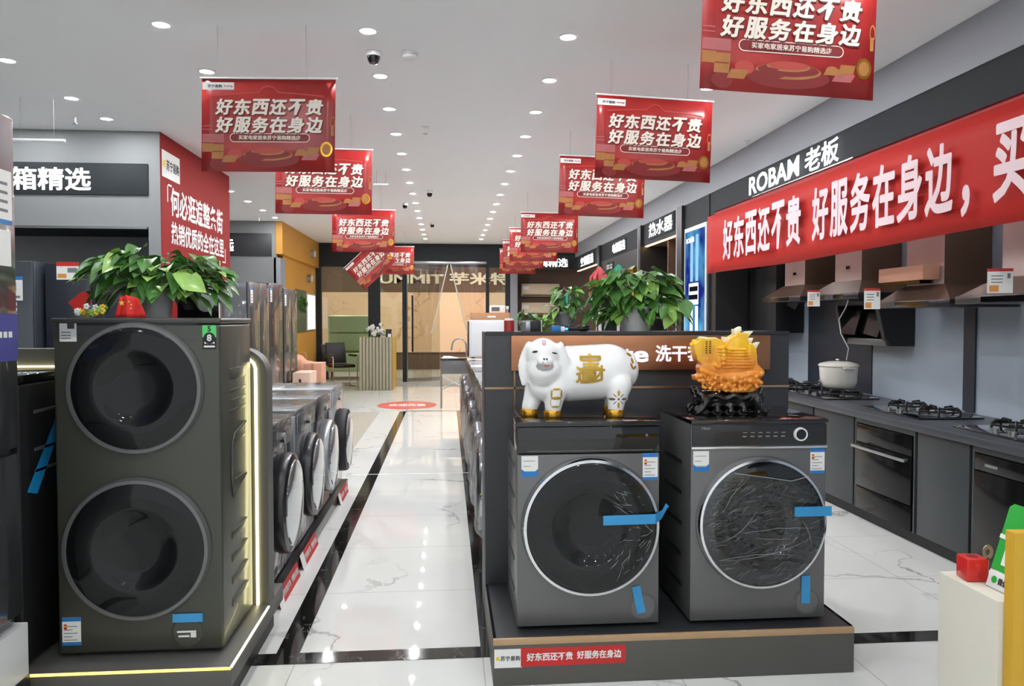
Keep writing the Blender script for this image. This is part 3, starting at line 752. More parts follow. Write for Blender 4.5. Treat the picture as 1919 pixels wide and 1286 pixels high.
# black machine beside the tower, and the wrapped refrigerator at the picture's left edge
bw = thing('washing_machine', 'black machine left of the twin-drum washer, mostly hidden, with a strip of blue tape', 'washing machine', (-1.745, 3.12, 0.2))
b = MB(); b.box(-0.2, 0.225, -0.24, 0.24, 0.015, 1.035, black_matt, 0.01, 3); b.build('body', bw)
MB().box(-0.2, 0.228, -0.245, 0.24, 1.036, 1.068, gloss_black, 0.006).build('top_panel', bw)
b = MB()
for z, t in ((0.92, 0.05), (0.78, 0.04), (0.7, 0.04)): b.box(0.224, 0.2275, -0.14, 0.22, z, z + 0.012, gun, 0.001, 1)
b.build('side_ribs', bw)
tp = MB(); tp.raw([(0.2275, -0.2, 0.64), (0.2275, -0.13, 0.62), (0.2275, 0.05, 0.84), (0.2275, 0.02, 0.89), (0.2275, 0.2, 0.97), (0.2275, 0.19, 0.92)], [(0, 1, 2, 3), (3, 2, 5, 4)], tape_blue); tp.build('protective_tape', bw)
for sx in (-0.17, 0.19):
    for sy in (-0.19, 0.19): MB().cyl((sx, sy, 0.0075), 0.02, 0.015, rubber, 'Z', 12).build('foot', bw)
porthole(bw, 0.01, 0.5, -0.24, 0.18, gun, 0.012, 0.03)

pl = thing('display_plinth', 'pale low plinth with dark stripe under the wrapped refrigerator at left edge', 'plinth', (-1.8, 2.48, 0))
b = MB(); b.box(-0.3, 0.33, -0.34, 0.34, 0, 0.405, white_p, 0.004); b.build('base', pl)
MB().box(0.3301, 0.332, -0.34, 0.34, 0.16, 0.22, gun_dark).build('dark_stripe', pl)
fr = thing('refrigerator', 'tall film-wrapped grey refrigerator cut off by the left edge of the photo', 'refrigerator', (-1.8, 2.48, 0.406))
b = MB(); b.box(-0.3, 0.3, -0.32, 0.32, 0.0, 1.745, dark_wrap, 0.012, 3); b.build('body', fr)
b = MB(); b.box(0.3, 0.325, -0.32, 0.318, 0.62, 1.745, dark_wrap, 0.006); b.build('door', fr)
b = MB(); b.box(0.3, 0.325, -0.32, 0.318, 0.04, 0.6, dark_wrap, 0.006); b.build('freezer_drawer', fr)
b = MB(); b.box(0.3255, 0.327, -0.1, 0.315, 0.92, 1.08, mat('violet_print', (84, 84, 150), 0.35, var=0.1))
for k in range(4): b.box(0.327, 0.328, 0.17 + 0.03 * k, 0.19 + 0.03 * k, 1.0, 1.02, paper); 
b.build('advert_card', fr)
b = MB(); b.box(0.3255, 0.327, 0.12, 0.295, 1.38, 1.56, paper); b.box(0.327, 0.3275, 0.12, 0.295, 1.38, 1.395, print_blue); b.box(0.3255, 0.327, 0.14, 0.285, 1.24, 1.36, paper)
for k in range(4): b.box(0.327, 0.3275, 0.15, 0.27, 1.42 + 0.03 * k, 1.43 + 0.03 * k, print_grey)
b.build('price_card', fr)

# ------------------------------------------------------------------ left row of front loaders, facing the aisle
base = thing('washer_plinth', 'long low dark plinth under the left row of washers beside the aisle', 'plinth', (-1.2, 4.12, 0))
MB().box(-0.3, 0.335, -0.15, 2.68, 0, 0.075, gun_dark, 0.003).build('base', base)
def row_washer(y, label, body_m, door_m, glass_m2, ring_m, dcx, r, group, top_m, dial=True, thick=0.08):
    t = thing('front_loading_washer', label, 'washing machine', (-1.2, y, 0.0755), PI / 2, group)
    W_, D, H = 0.6, 0.59, 0.845
    b = MB(); b.box(-W_ / 2, W_ / 2, -D / 2, D / 2, 0.012, H - 0.032, body_m, 0.015, 3); b.build('body', t)
    b = MB(); b.box(-W_ / 2, W_ / 2, -D / 2 - 0.006, D / 2, H - 0.03, H, top_m, 0.008, 3); b.box(-0.12, 0.12, 0.05, 0.1, H, H + 0.001, steel); b.build('top_panel', t)
    b = MB(); b.box(-W_ / 2 + 0.006, W_ / 2 - 0.006, -D / 2 - 0.008, -D / 2 - 0.0005, H - 0.15, H - 0.036, body_m, 0.003)
    b.box(0.04, 0.2, -D / 2 - 0.0095, -D / 2 - 0.008, H - 0.12, H - 0.07, gloss_black); b.build('control_panel', t)
    if dial: MB().cyl((0.0, -D / 2 - 0.02, H - 0.093), 0.027, 0.024, chrome, 'Y', 24).build('dial', t)
    M = Matrix.Translation((dcx, -D / 2 - 0.0005, 0.4)) @ Matrix.Rotation(PI / 2, 4, 'X')
    d = MB(); d.lathe([(r * 0.96, 0), (r * 1.0, 0.015), (r * 1.0, thick - 0.03), (r * 0.97, thick - 0.01), (r * 0.86, thick)], ring_m, 48, M); d_ = d.build('door', t)
    MB().lathe([(r * 0.86, thick - 0.002), (r * 0.84, thick + 0.006), (r * 0.5, thick + 0.014), (0, thick + 0.016)], glass_m2, 48, M).build('door_glass', d_)
    b = MB(); b.box(-W_ / 2 + 0.02, -W_ / 2 + 0.14, -D / 2 - 0.003, -D / 2 - 0.0005, 0.04, 0.14, body_m, 0.002); b.build('filter_flap', t)
    for sx in (-1, 1):
        for sy in (-1, 1): MB().cyl((sx * 0.24, sy * 0.23, 0.006), 0.02, 0.012, rubber, 'Z', 12).build('foot', t)
    f = MB()       # loose clear wrapping over the top front edge
    pts = [(-0.303, -D / 2 - 0.012), (-0.15, -D / 2 - 0.022), (0, -D / 2 - 0.014), (0.16, -D / 2 - 0.024), (0.303, -D / 2 - 0.012)]
    vs = [(a, q, H - 0.14) for a, q in pts] + [(a, q - 0.008, H + 0.003) for a, q in pts] + [(a, 0.1, H + 0.004) for a, q in pts]
    f.raw(vs, [(k + 5 * j, k + 1 + 5 * j, k + 6 + 5 * j, k + 5 + 5 * j) for k in range(4) for j in range(2)], wrap_m); f.build('clear_film', t)
    return t
g = 'front loaders in the left row'
row_washer(4.25, 'dark grey film-wrapped front loader nearest in the left row, just behind the lit partition', dark_wrap, gun, pale_glass, gun_dark, 0.0, 0.27, g, dark_wrap)
row_washer(5.02, 'silver-grey front loader with thick dark door rim, second in the left row', silver_wrap, gun_dark, pale_glass, gun_dark, 0.0, 0.265, g, silver_wrap)
row_washer(5.72, 'grey front loader with pale door rim, third in the left row before the white one', dark_wrap, silver_wrap, pale_glass, silver_wrap, 0.0, 0.26, g, silver_wrap)
row_washer(6.44, 'white front loader with black-rimmed door at the far end of the left row', white_wrap, white_wrap, pale_glass, black_matt, 0.0, 0.255, g, white_wrap, thick=0.1)
# red slogan strips leaning on the plinth
def floor_strip(y, ln, label, tilt):
    t = thing('slogan_strip', label, 'sign', (-0.845, y, 0.002), PI / 2, 'red slogan strips along the left plinth')
    M = Matrix.Translation((0, -0.006, 0)) @ Matrix.Rotation(math.radians(-tilt), 4, 'X')
    b = MB(); b.box(-ln / 2, ln / 2, -0.001, 0.001, 0, 0.085, print_red, M=M); b.box(-ln / 2, -ln / 2 + 0.1, -0.002, -0.001, 0, 0.085, paper, M=M); b.build('card', t)
    b = MB(); b.text('好东西还不贵', paper, (-0.06, -0.0012, 0.044), (1, 0, 0), (0, 0, 1), w=ln * 0.35, h=0.034, depth=0.0006)
    bmesh.ops.transform(b.bm, matrix=M, verts=b.bm.verts); b.build('lettering', t); b = MB()
    b.text('好服务在身边', paper, (ln * 0.29, -0.0012, 0.044), (1, 0, 0), (0, 0, 1), w=ln * 0.33, h=0.034, depth=0.0006)
    bmesh.ops.transform(b.bm, matrix=M, verts=b.bm.verts); b.build('lettering', t)
floor_strip(4.2, 0.52, 'red slogan strip nearest the camera at the foot of the left plinth', 14)
floor_strip(4.82, 0.52, 'second red slogan strip at the foot of the left plinth', 16)
floor_strip(6.38, 0.5, 'red slogan strip under the white front loader', 14)

# ------------------------------------------------------------------ refrigerators against the red pier and in the bay
def fridge(loc, rz, w, d, h, m, label, group=None, doors=2, split=0.36, sticker_=True, handle=False):
    t = thing('refrigerator', label, 'refrigerator', loc, rz, group)
    b = MB(); b.box(-w / 2, w / 2, -d / 2 + 0.03, d / 2, 0.0, h, m, 0.008, 2); b.build('body', t)
    zs = h * split
    for k in range(doors):
        x0 = -w / 2 + w * k / doors + 0.003; x1 = -w / 2 + w * (k + 1) / doors - 0.003
        MB().box(x0, x1, -d / 2, -d / 2 + 0.0295, zs + 0.006, h - 0.005, m, 0.006, 2).build('door', t)
    for a, c in ((0.05, zs / 2 - 0.005), (zs / 2 + 0.005, zs - 0.006)):
        MB().box(-w / 2 + 0.003, w / 2 - 0.003, -d / 2, -d / 2 + 0.0295, a, c, m, 0.006, 2).build('drawer', t)
    if sticker_:
        b = MB(); b.box(-w / 2 + 0.04, -w / 2 + 0.13, -d / 2 - 0.0015, -d / 2 - 0.0002, h - 0.22, h - 0.06, paper); b.box(-w / 2 + 0.04, -w / 2 + 0.13, -d / 2 - 0.002, -d / 2 - 0.0015, h - 0.085, h - 0.06, print_blue)
        for k in range(3): b.box(-w / 2 + 0.05, -w / 2 + 0.1, -d / 2 - 0.002, -d / 2 - 0.0015, h - 0.2 + 0.03 * k, h - 0.19 + 0.03 * k, print_grey)
        b.build('energy_label', t)
    return t
g = 'refrigerators in front of the red pier'
fridge((-2.3, 8.5, 0), PI / 2, 0.86, 0.6, 1.85, dark_wrap, 'dark film-wrapped refrigerator nearest, standing against the red pier', g)
fridge((-2.3, 9.3, 0), PI / 2, 0.7, 0.6, 1.88, mat('dark_plum_enamel', (78, 72, 74), 0.25, metal=0.5, coat=0.6), 'dark plum-grey refrigerator between two others beside the red pier', g, doors=1)
fridge((-2.3, 10.15, 0), PI / 2, 0.82, 0.6, 1.85, dark_wrap, 'grey refrigerator farthest in the row past the red pier', g)
navy = mat('navy_enamel', (46, 50, 60), 0.3, metal=0.3, coat=0.4)
g = 'navy refrigerators under the lit sign'
f1 = fridge((-3.78, 7.05, 0), 0, 0.7, 0.6, 1.95, mat('slate_enamel', (66, 71, 80), 0.3, metal=0.3, coat=0.4), 'slate refrigerator with blue-topped label at far left under the lit sign', g, doors=1, sticker_=False)
b = MB(); b.box(0.17, 0.27, -0.302, -0.3003, 1.62, 1.82, paper); b.box(0.17, 0.27, -0.303, -0.302, 1.79, 1.82, print_blue); b.box(0.18, 0.22, -0.303, -0.302, 1.7, 1.77, print_blue); b.box(0.18, 0.25, -0.303, -0.302, 1.64, 1.66, print_grey)
for k in range(4): b.box(0.21, 0.222, -0.302, -0.3003, 1.44 + 0.045 * k, 1.47 + 0.045 * k, paper)
b.build('energy_label', f1)
f2 = fridge((-3.02, 7.18, 0), 0, 0.76, 0.6, 1.94, navy, 'navy double-door refrigerator with red-edged price card, left of the red pier', g, sticker_=False)
b = MB(); b.box(-0.28, -0.1, -0.304, -0.302, 1.8, 1.95, paper); b.box(-0.28, -0.1, -0.305, -0.304, 1.915, 1.95, print_red); b.box(-0.27, -0.2, -0.305, -0.304, 1.815, 1.85, print_orange); b.box(-0.19, -0.11, -0.305, -0.304, 1.86, 1.9, print_grey); b.build('price_card', f2)
# lit sign over the bay
sg = thing('lit_sign', 'dark sign board with glowing white characters on the left portal', 'sign', (-3.6, 7.462, 2.755))
MB().box(-1.6, 0.845, -0.01, 0.007, -0.145, 0.145, dgrey_wall, 0.002).build('sign_board', sg)
b = MB(); b.text('冰箱精选', lit_white, (-0.125, -0.011, -0.005), (1, 0, 0), (0, 0, 1), w=0.93, h=0.205, bold=0.016, depth=0.004); b.build('lit_lettering', sg)
sg = thing('lit_sign', 'dark sign board with glowing characters far behind the red pier', 'sign', (-4.0, 14.09, 2.78))
MB().box(-1.6, 0.9, -0.01, 0.009, -0.2, 0.2, part_dark, 0.002).build('sign_board', sg)
b = MB(); b.text('洗衣机精选', lit_white, (-0.38, -0.011, 0.0), (1, 0, 0), (0, 0, 1), w=1.25, h=0.24, bold=0.016, depth=0.004); b.build('lit_lettering', sg)
# black framed picture on the tower, behind the plant
pc = thing('picture_frame', 'black glossy picture with pale round shape and thin silver edge on the tall washer', 'picture', (-1.045, 3.36, 1.473))
b = MB(); b.box(-0.085, 0.085, 0.0, 0.02, 0, 0.24, gloss_black, 0.002); b.build('panel', pc)
b = MB(); b.box(-0.088, 0.088, -0.001, 0.0, 0.237, 0.241, chrome); b.box(0.085, 0.089, -0.001, 0.02, 0, 0.241, chrome); b.build('silver_edge', pc)
b = MB(); b.lathe([(0, 0.003), (0.036, 0.003), (0.04, 0.0)], white_p, 24, Matrix.Translation((0.03, 0, 0.085)) @ Matrix.Diagonal((1.1, 1, 1.5, 1)) @ Matrix.Rotation(PI / 2, 4, 'X')); b.build('pale_motif', pc)

# ------------------------------------------------------------------ right row of washers beside the aisle, behind the board
pl = thing('washer_plinth', 'long low plinth under the foil-wrapped washers on the right of the aisle', 'plinth', (0.5, 4.06, 0))
MB().box(-0.27, 0.3, 0, 7.3, 0, 0.1, plat_grey, 0.003).build('base', pl)
FW = 0.6
def right_washer(y, label, body_m, ring_m, first=None):
    t = thing('front_loading_washer', label, 'washing machine', (0.515, y, 0.1005), -PI / 2, 'front loaders in the right row')
    W_, D, H = FW, 0.56, 0.9
    MB().box(-W_ / 2, W_ / 2, -D / 2, D / 2, 0.012, H - 0.03, body_m, 0.012, 3).build('body', t)
    MB().box(-W_ / 2, W_ / 2, -D / 2 - 0.004, D / 2, H - 0.029, H, body_m, 0.006).build('top_panel', t)
    b = MB(); b.box(-0.29, 0.29, -D / 2 - 0.006, -D / 2 - 0.0005, H - 0.14, H - 0.035, gloss_black, 0.002); b.build('control_panel', t)
    M = Matrix.Translation((0, -D / 2 - 0.0005, 0.42)) @ Matrix.Rotation(PI / 2, 4, 'X')
    d = MB(); d.lathe([(0.25, 0), (0.27, 0.01), (0.27, 0.04), (0.26, 0.06), (0.235, 0.066)], ring_m, 48, M).build('door', t)
    d_ = [c for c in t.children if c.name.startswith('door')][0]
    MB().lathe([(0.235, 0.06), (0.2, 0.072), (0.1, 0.075), (0, 0.075)], door_glass, 40, M).build('door_glass', d_)
    for sx in (-1, 1):
        for sy in (-1, 1): MB().cyl((sx * 0.24, sy * 0.22, 0.006), 0.02, 0.012, rubber, 'Z', 12).build('foot', t)
    # crumpled wrapping film standing off the front
    f = MB(); vs = []; fs = []; nx, nz = 14, 24
    for i in range(nx + 1):
        for j in range(nz + 1):
            x = -W_ / 2 + W_ * i / nx; z = 0.04 + (H - 0.05) * j / nz
            r_ = math.hypot(x, z - 0.42)
            off = 0.082 if r_ < 0.26 else max(0.014, 0.082 - (r_ - 0.26) * 1.0)
            vs.append((x, -D / 2 - off - 0.012 * noise.noise(Vector((x * 8 + y, z * 9, y))), z))
    for i in range(nx):
        for j in range(nz): fs.append((i * (nz + 1) + j, (i + 1) * (nz + 1) + j, (i + 1) * (nz + 1) + j + 1, i * (nz + 1) + j + 1))
    f.raw(vs, fs, wrap_m); f.build('crumpled_film', t)
names = ['directly behind the charcoal partition', 'second behind the charcoal partition', 'third behind the charcoal partition', 'fourth behind the charcoal partition', 'fifth behind the charcoal partition', 'under the white countertop cabinet']
mm = [silver_wrap, white_wrap, dark_wrap, silver_wrap, dark_wrap, white_wrap]
rr = [chrome, chrome, gun_dark, chrome, gun_dark, chrome]
for k in range(8):
    right_washer(4.42 + 0.68 * k, ['foil-wrapped front loader nearest in the right row, directly behind the charcoal partition', 'white film-wrapped front loader, second behind the charcoal partition', 'dark film-wrapped front loader, third behind the charcoal partition', 'silver film-wrapped front loader, fourth behind the charcoal partition', 'dark film-wrapped front loader, fifth behind the charcoal partition', 'white film-wrapped front loader, sixth behind the charcoal partition', 'silver film-wrapped front loader near the white cabinet, seventh in the right row', 'dark front loader under the white cabinet, farthest in the right row'][k], mm[k % 6], rr[k % 6])
t = thing('white_cabinet_dryer', 'white boxy dryer standing on the far machines of the right row', 'dryer', (0.51, 9.35, 1.0015))
b = MB(); b.box(-0.25, 0.26, -0.2, 0.3, 0.012, 0.45, white_paint, 0.012, 3); b.build('body', t)
MB().box(-0.225, 0.235, -0.212, -0.2005, 0.03, 0.43, white_paint, 0.004).build('door', t)
MB().box(-0.262, -0.25, -0.15, 0.28, 0.03, 0.43, gun_dark, 0.002).build('hinge_side_panel', t)
for sx in (-0.2, 0.2):
    for sy in (-0.15, 0.25): MB().cyl((sx, sy, 0.006), 0.02, 0.012, rubber, 'Z', 12).build('foot', t)
t = thing('cardboard_box', 'flat brown cardboard box on top of the white dryer', 'box', (0.5, 9.45, 1.453))
b = MB(); b.box(-0.21, 0.25, -0.2, 0.18, 0, 0.085, card, 0.002); b.build('carton', t)
b = MB(); b.box(-0.02, 0.08, -0.2015, -0.2002, 0.03, 0.05, paper); b.box(-0.21, 0.25, -0.2012, -0.2002, 0.078, 0.083, print_orange); b.build('printed_label', t)
t = thing('small_appliance', 'small white countertop appliance on the cardboard box by the far door', 'appliance', (0.62, 9.5, 1.539))
b = MB(); b.box(-0.1, 0.09, -0.06, 0.08, 0, 0.09, white_p, 0.01, 3); b.build('body', t)
b = MB(); b.box(-0.08, 0.02, -0.0615, -0.06, 0.02, 0.07, gun); b.build('display', t)
t = thing('small_appliance', 'grey and white upright appliance on the cardboard box, right of another', 'appliance', (0.735, 9.5, 1.539))
b = MB(); b.box(-0.015, 0.015, -0.06, 0.08, 0, 0.085, steel, 0.004); b.build('body', t)
b = MB(); b.box(-0.0155, 0.0155, -0.0615, -0.0601, 0.05, 0.08, white_p); b.build('panel', t)

# ------------------------------------------------------------------ kitchen bay on the right
LX = (0, -1, 0)      # reading direction on the right wall
bn = thing('red_banner', 'long red cloth banner with pale characters hung along the kitchen bay', 'banner', (2.93, 0, 0))
b = MB(); y0, y1 = 8.5, 2.6; n = 40; vs = []; fs = []
def bx(y, z): return 0.012 * math.sin(y * 2.1) + 0.018 * noise.noise(Vector((y * 1.1, z * 1.5, 4)))
zs = [1.96, 2.1, 2.28, 2.45, 2.6]
for i in range(n + 1):
    y = y0 + (y1 - y0) * i / n
    for j, z in enumerate(zs): vs.append((bx(y, z), y, z - 0.012 * math.sin(y * 1.3) * (1 if j == 0 else 0.4)))
fs = [(i * 5 + j, i * 5 + j + 1, (i + 1) * 5 + j + 1, (i + 1) * 5 + j) for i in range(n) for j in range(4)]
b.raw(vs, fs, banner_m); cl = b.build('cloth', bn)
sol = cl.modifiers.new('thickness', 'SOLIDIFY'); sol.thickness = 0.002; sol.offset = 1
b = MB(); b.raw([(0.06, 8.45, 2.44), (0.06, 2.6, 2.44), (0.05, 2.6, 2.635), (0.05, 8.45, 2.655), (0.035, 2.6, 2.635), (0.035, 8.45, 2.655)], [(0, 1, 2, 3), (3, 2, 4, 5)], mat('deep_red_banner_cloth', (172, 34, 34), 0.6)); b.build('folded_top_edge', bn)
b = MB()
def bletter(ch, y, w, h=0.4, z=2.29):
    b.text(ch, banner_t, (-0.036, y, z), LX, (0, 0, 1), w=w, h=h, bold=0.028, depth=0.0004)
for k, ch in enumerate('好东西还不贵'): bletter(ch, 7.82 - 0.305 * k, 0.26)
b.build('lettering', bn); b = MB()
for k, ch in enumerate('好服务在身边'): bletter(ch, 5.83 - 0.292 * k, 0.25)
b.text('，', banner_t, (-0.036, 4.13, 2.13), LX, (0, 0, 1), w=0.06, h=0.16, bold=0.03, depth=0.0004)
b.build('lettering', bn); b = MB()
for k, ch in enumerate('买家电家居'): bletter(ch, 3.78 - 0.29 * k, 0.25)
b.build('lettering', bn)
rb = thing('lit_shop_sign', 'glowing white brand lettering on the fascia above the red banner', 'sign', (3.0, 6.5, 2.77))
b = MB(); b.box(0.0, 0.009, -0.95, 0.95, -0.12, -0.1, steel); b.build('rail', rb)
b = MB(); b.text('ROBAM', lit_white, (-0.02, 0.42, 0), LX, (0, 0, 1), w=1.08, h=0.17, bold=0.02, depth=0.004); b.text('老板', lit_white, (-0.02, -0.51, 0), LX, (0, 0, 1), w=0.56, h=0.19, bold=0.016, depth=0.004); b.build('lit_lettering', rb)

# cabinets and worktop
CX = 3.0
ck = MB(); ck.box(3.04, 3.69, 2.0, 8.51, 0, 0.08, black_matt); k_ = ck.build('cabinet_toe_kick'); tag(k_, 'black recessed toe kick running under the slate kitchen cabinets', 'toe kick')
cells = [(7.3, 8.5, None), (6.12, 7.28, None), (5.48, 6.1, None), (4.72, 5.46, 'oven'), (4.2, 4.7, None), (3.35, 4.18, 'black'), (2.3, 3.33, None)]
labs = ['slate base cabinet deepest in the kitchen bay beside the black end wall', 'slate base cabinet below the white cooker, mostly behind the washers', 'plain slate base cabinet left of the built-in oven', 'slate housing cabinet holding the built-in oven with pale handle', 'plain slate base cabinet between the oven and the black dishwasher', 'slate housing cabinet around the black dishwasher at the right edge', 'slate base cabinet outside the right edge of the photo']
for (a, c, kind), lb_ in zip(cells, labs):
    t = thing('kitchen_cabinet', lb_, 'cabinet', (CX, (a + c) / 2, 0.081), 0, 'slate kitchen base cabinets')
    h = (c - a) / 2 - 0.002
    if kind is None:
        MB().box(0.02, 0.69, -h, h, 0, 0.668, cab_grey, 0.002).build('body', t)
        if h > 0.45:
            MB().box(0, 0.0195, -h + 0.002, -0.002, 0.004, 0.664, cab_grey, 0.002).build('door', t); MB().box(0, 0.0195, 0.002, h - 0.002, 0.004, 0.664, cab_grey, 0.002).build('door', t)
        else: MB().box(0, 0.0195, -h + 0.002, h - 0.002, 0.004, 0.664, cab_grey, 0.002).build('door', t)
    else:
        b = MB(); b.box(0.0, 0.69, -h, -h + 0.018, 0, 0.668, cab_grey, 0.001); b.box(0.0, 0.69, h - 0.018, h, 0, 0.668, cab_grey, 0.001); b.box(0, 0.69, -h + 0.018, h - 0.018, 0.63, 0.668, cab_grey); b.box(0.66, 0.69, -h + 0.018, h - 0.018, 0, 0.63, cab_grey); b.build('body', t)
t = thing('worktop', 'continuous dark grey kitchen worktop carrying gas hobs', 'worktop', (2.96, 0, 0.752))
MB().box(0, 0.722, 2.2, 8.5, 0, 0.05, counter_m, 0.004).build('slab', t)
ov = thing('built_in_oven', 'black built-in oven with long pale handle below the worktop', 'oven', (CX - 0.01, 5.09, 0.083))
MB().box(0.03, 0.6, -0.335, 0.335, 0.0, 0.622, gun_dark, 0.003).build('body', ov)
b = MB(); b.box(0.005, 0.0295, -0.338, 0.338, 0.49, 0.622, oven_glass, 0.003); b.build('control_panel', ov)
dr = MB().box(0.0, 0.0295, -0.338, 0.338, 0.17, 0.485, oven_glass, 0.003).build('door', ov)
b = MB(); b.box(-0.045, -0.03, -0.33, 0.33, 0.452, 0.472, steel, 0.004); b.box(-0.03, 0.0, -0.3, -0.28, 0.456, 0.468, steel); b.box(-0.03, 0.0, 0.28, 0.3, 0.456, 0.468, steel); b.build('handle', dr)
MB().box(0.004, 0.0295, -0.338, 0.338, 0.002, 0.162, oven_glass, 0.003).build('drawer', ov)
ov = thing('dishwasher', 'black glass-fronted dishwasher under the worktop at the right edge', 'dishwasher', (CX - 0.01, 3.765, 0.083))
MB().box(0.03, 0.6, -0.38, 0.38, 0.0, 0.622, gun_dark, 0.003).build('body', ov)
b = MB(); b.box(0.004, 0.0295, -0.385, 0.385, 0.53, 0.622, oven_glass, 0.003); b.box(0.002, 0.004, 0.2, 0.3, 0.56, 0.575, steel); b.build('control_panel', ov)
b = MB(); b.box(0.0, 0.0295, -0.385, 0.385, 0.01, 0.525, oven_glass, 0.003); b.build('door', ov)
# gas hobs
def hob(y, label):
    t = thing('gas_hob', label, 'gas hob', (3.33, y, 0.8025), 0, 'gas hobs on the worktop')
    MB().box(-0.24, 0.22, -0.37, 0.37, 0, 0.012, gloss_black, 0.005).build('glass_plate', t)
    for s in (-1, 1):
        c = (0.03, s * 0.185)
        b = MB(); b.cyl((c[0], c[1], 0.02), 0.055, 0.016, steel, 'Z', 24); b.cyl((c[0], c[1], 0.033), 0.035, 0.01, cast_iron, 'Z', 20); b.build('burner', t)
        b = MB()
        b.lathe([(0.118, 0.03), (0.13, 0.03), (0.13, 0.042), (0.118, 0.042)], cast_iron, 28, Matrix.Translation((c[0], c[1], 0)), True)
        for k in range(5):
            a = 2 * PI * k / 5 + 0.3; ca, sa = math.cos(a), math.sin(a)
            b.tube([(c[0] + ca * 0.13, c[1] + sa * 0.13, 0.012), (c[0] + ca * 0.128, c[1] + sa * 0.128, 0.045), (c[0] + ca * 0.11, c[1] + sa * 0.11, 0.062), (c[0] + ca * 0.045, c[1] + sa * 0.045, 0.058)], 0.008, cast_iron, 6)
        b.build('pan_support', t)
        MB().cyl((-0.19, s * 0.07, 0.024), 0.022, 0.024, steel, 'Z', 18).build('knob', t)
hob(7.32, 'black gas hob deepest on the worktop, half behind the charcoal partition')
hob(6.45, 'black gas hob under the white rice cooker')
hob(5.2, 'black gas hob with iron supports in front of the narrow navy stripe')
hob(4.12, 'black gas hob on the worktop at the right edge of the photo')
# white cooker on the hob, with its cable to the hood above
t = thing('rice_cooker', 'round white rice cooker with lid and side handles standing on a gas hob', 'rice cooker', (3.36, 6.4, 0.874)); t.scale = (0.9, 0.9, 0.93)
enamel = mat('cream_white_enamel', (226, 223, 212), 0.28, coat=0.4)
b = MB(); b.lathe([(0, 0), (0.12, 0), (0.145, 0.012), (0.165, 0.05), (0.172, 0.16), (0.174, 0.195), (0.168, 0.2), (0, 0.2)], enamel, 40); b.build('pot', t)
b = MB(); b.lathe([(0.182, 0.2005), (0.184, 0.21), (0.17, 0.225), (0.1, 0.243), (0, 0.248)], enamel, 40); ld = b.build('lid', t)
MB().lathe([(0, 0.268), (0.025, 0.268), (0.028, 0.26), (0.016, 0.252), (0.016, 0.247)], steel, 20).build('lid_knob', ld)
for s in (-1, 1):
    b = MB(); b.box(-0.05, 0.05, s * 0.172 - 0.0 if s > 0 else -0.225, 0.225 if s > 0 else -0.172, 0.185, 0.199, enamel, 0.005); b.build('handle', t)
b = MB(); b.cyl((-0.172, 0.03, 0.05), 0.022, 0.01, steel, 'X', 16); b.cyl((-0.178, 0.03, 0.05), 0.011, 0.006, gloss_black, 'X', 12); b.build('switch', t)
b = MB(); b.tube([(3.36, 6.27, 1.118), (3.34, 6.2, 1.22), (3.31, 6.27, 1.34), (3.3, 6.29, 1.46), (3.3, 6.18, 1.56), (3.3, 6.14, 1.623)], 0.004, cord_m, 6)
tag(b.build('power_cable'), 'thin white cable dangling from a hood to the white rice cooker', 'cable')
# range hoods on the back wall
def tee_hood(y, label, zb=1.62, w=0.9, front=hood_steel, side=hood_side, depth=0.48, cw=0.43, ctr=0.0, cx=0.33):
    t = thing('range_hood', label, 'range hood', (3.688, y, zb), 0, 'range hoods over the worktop')
    # canopy: thin rim and a shallow pyramid
    b = MB(); h = w / 2
    b.box(-depth, 0, -h, h, 0, 0.05, gun_dark, 0.003)
    p = [(-depth + 0.01, -h + 0.01, 0.05), (-depth + 0.01, h - 0.01, 0.05), (0, h - 0.01, 0.05), (0, -h + 0.01, 0.05), (-cx - 0.01, ctr - cw / 2 - 0.02, 0.16), (-cx - 0.01, ctr + cw / 2 + 0.02, 0.16), (0, ctr + cw / 2 + 0.02, 0.16), (0, ctr - cw / 2 - 0.02, 0.16)]
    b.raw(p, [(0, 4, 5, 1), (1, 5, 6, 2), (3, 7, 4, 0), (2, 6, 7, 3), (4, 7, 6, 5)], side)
    b.build('canopy', t)
    b = MB(); b.raw([(-cx, ctr - cw / 2, 0.16), (-cx, ctr + cw / 2, 0.16), (-cx, ctr + cw / 2, 0.955), (-cx, ctr - cw / 2, 0.955)], [(0, 1, 2, 3)], front)
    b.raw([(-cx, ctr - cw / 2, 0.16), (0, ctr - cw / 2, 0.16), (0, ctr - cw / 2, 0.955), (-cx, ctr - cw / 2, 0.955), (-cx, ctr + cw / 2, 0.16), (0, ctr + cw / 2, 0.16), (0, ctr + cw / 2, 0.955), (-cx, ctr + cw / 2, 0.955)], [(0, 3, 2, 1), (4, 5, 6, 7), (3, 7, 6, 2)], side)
    b.build('chimney', t)
    b = MB(); b.box(-depth - 0.002, -depth, -0.2, 0.2, 0.008, 0.042, gloss_black); b.box(-cx - 0.003, -cx - 0.0005, ctr - 0.03, ctr + 0.03, 0.26, 0.285, gloss_black); b.build('control_strip', t)
    return t
tee_hood(7.25, 'rose steel chimney hood, deepest of the pale range hoods', 1.63, 0.86, cx=0.335)
tee_hood(6.25, 'rose steel chimney hood above the white rice cooker', 1.625, 0.86, cx=0.335)
tee_hood(5.13, 'rose steel chimney hood with a carton strip, over the navy stripe', 1.545, 0.84, cx=0.335, ctr=0.07)
tee_hood(4.22, 'rose steel chimney hood at the right edge of the photo', 1.56, 0.88, cx=0.335)
t = thing('range_hood', 'black glass side-suction hood at the far left end of the kitchen wall', 'range hood', (3.69, 8.1, 1.32), 0, 'black side-suction hoods')
MB().box(-0.3, 0, -0.34, 0.36, 0, 0.7, black_matt, 0.006).build('body', t)
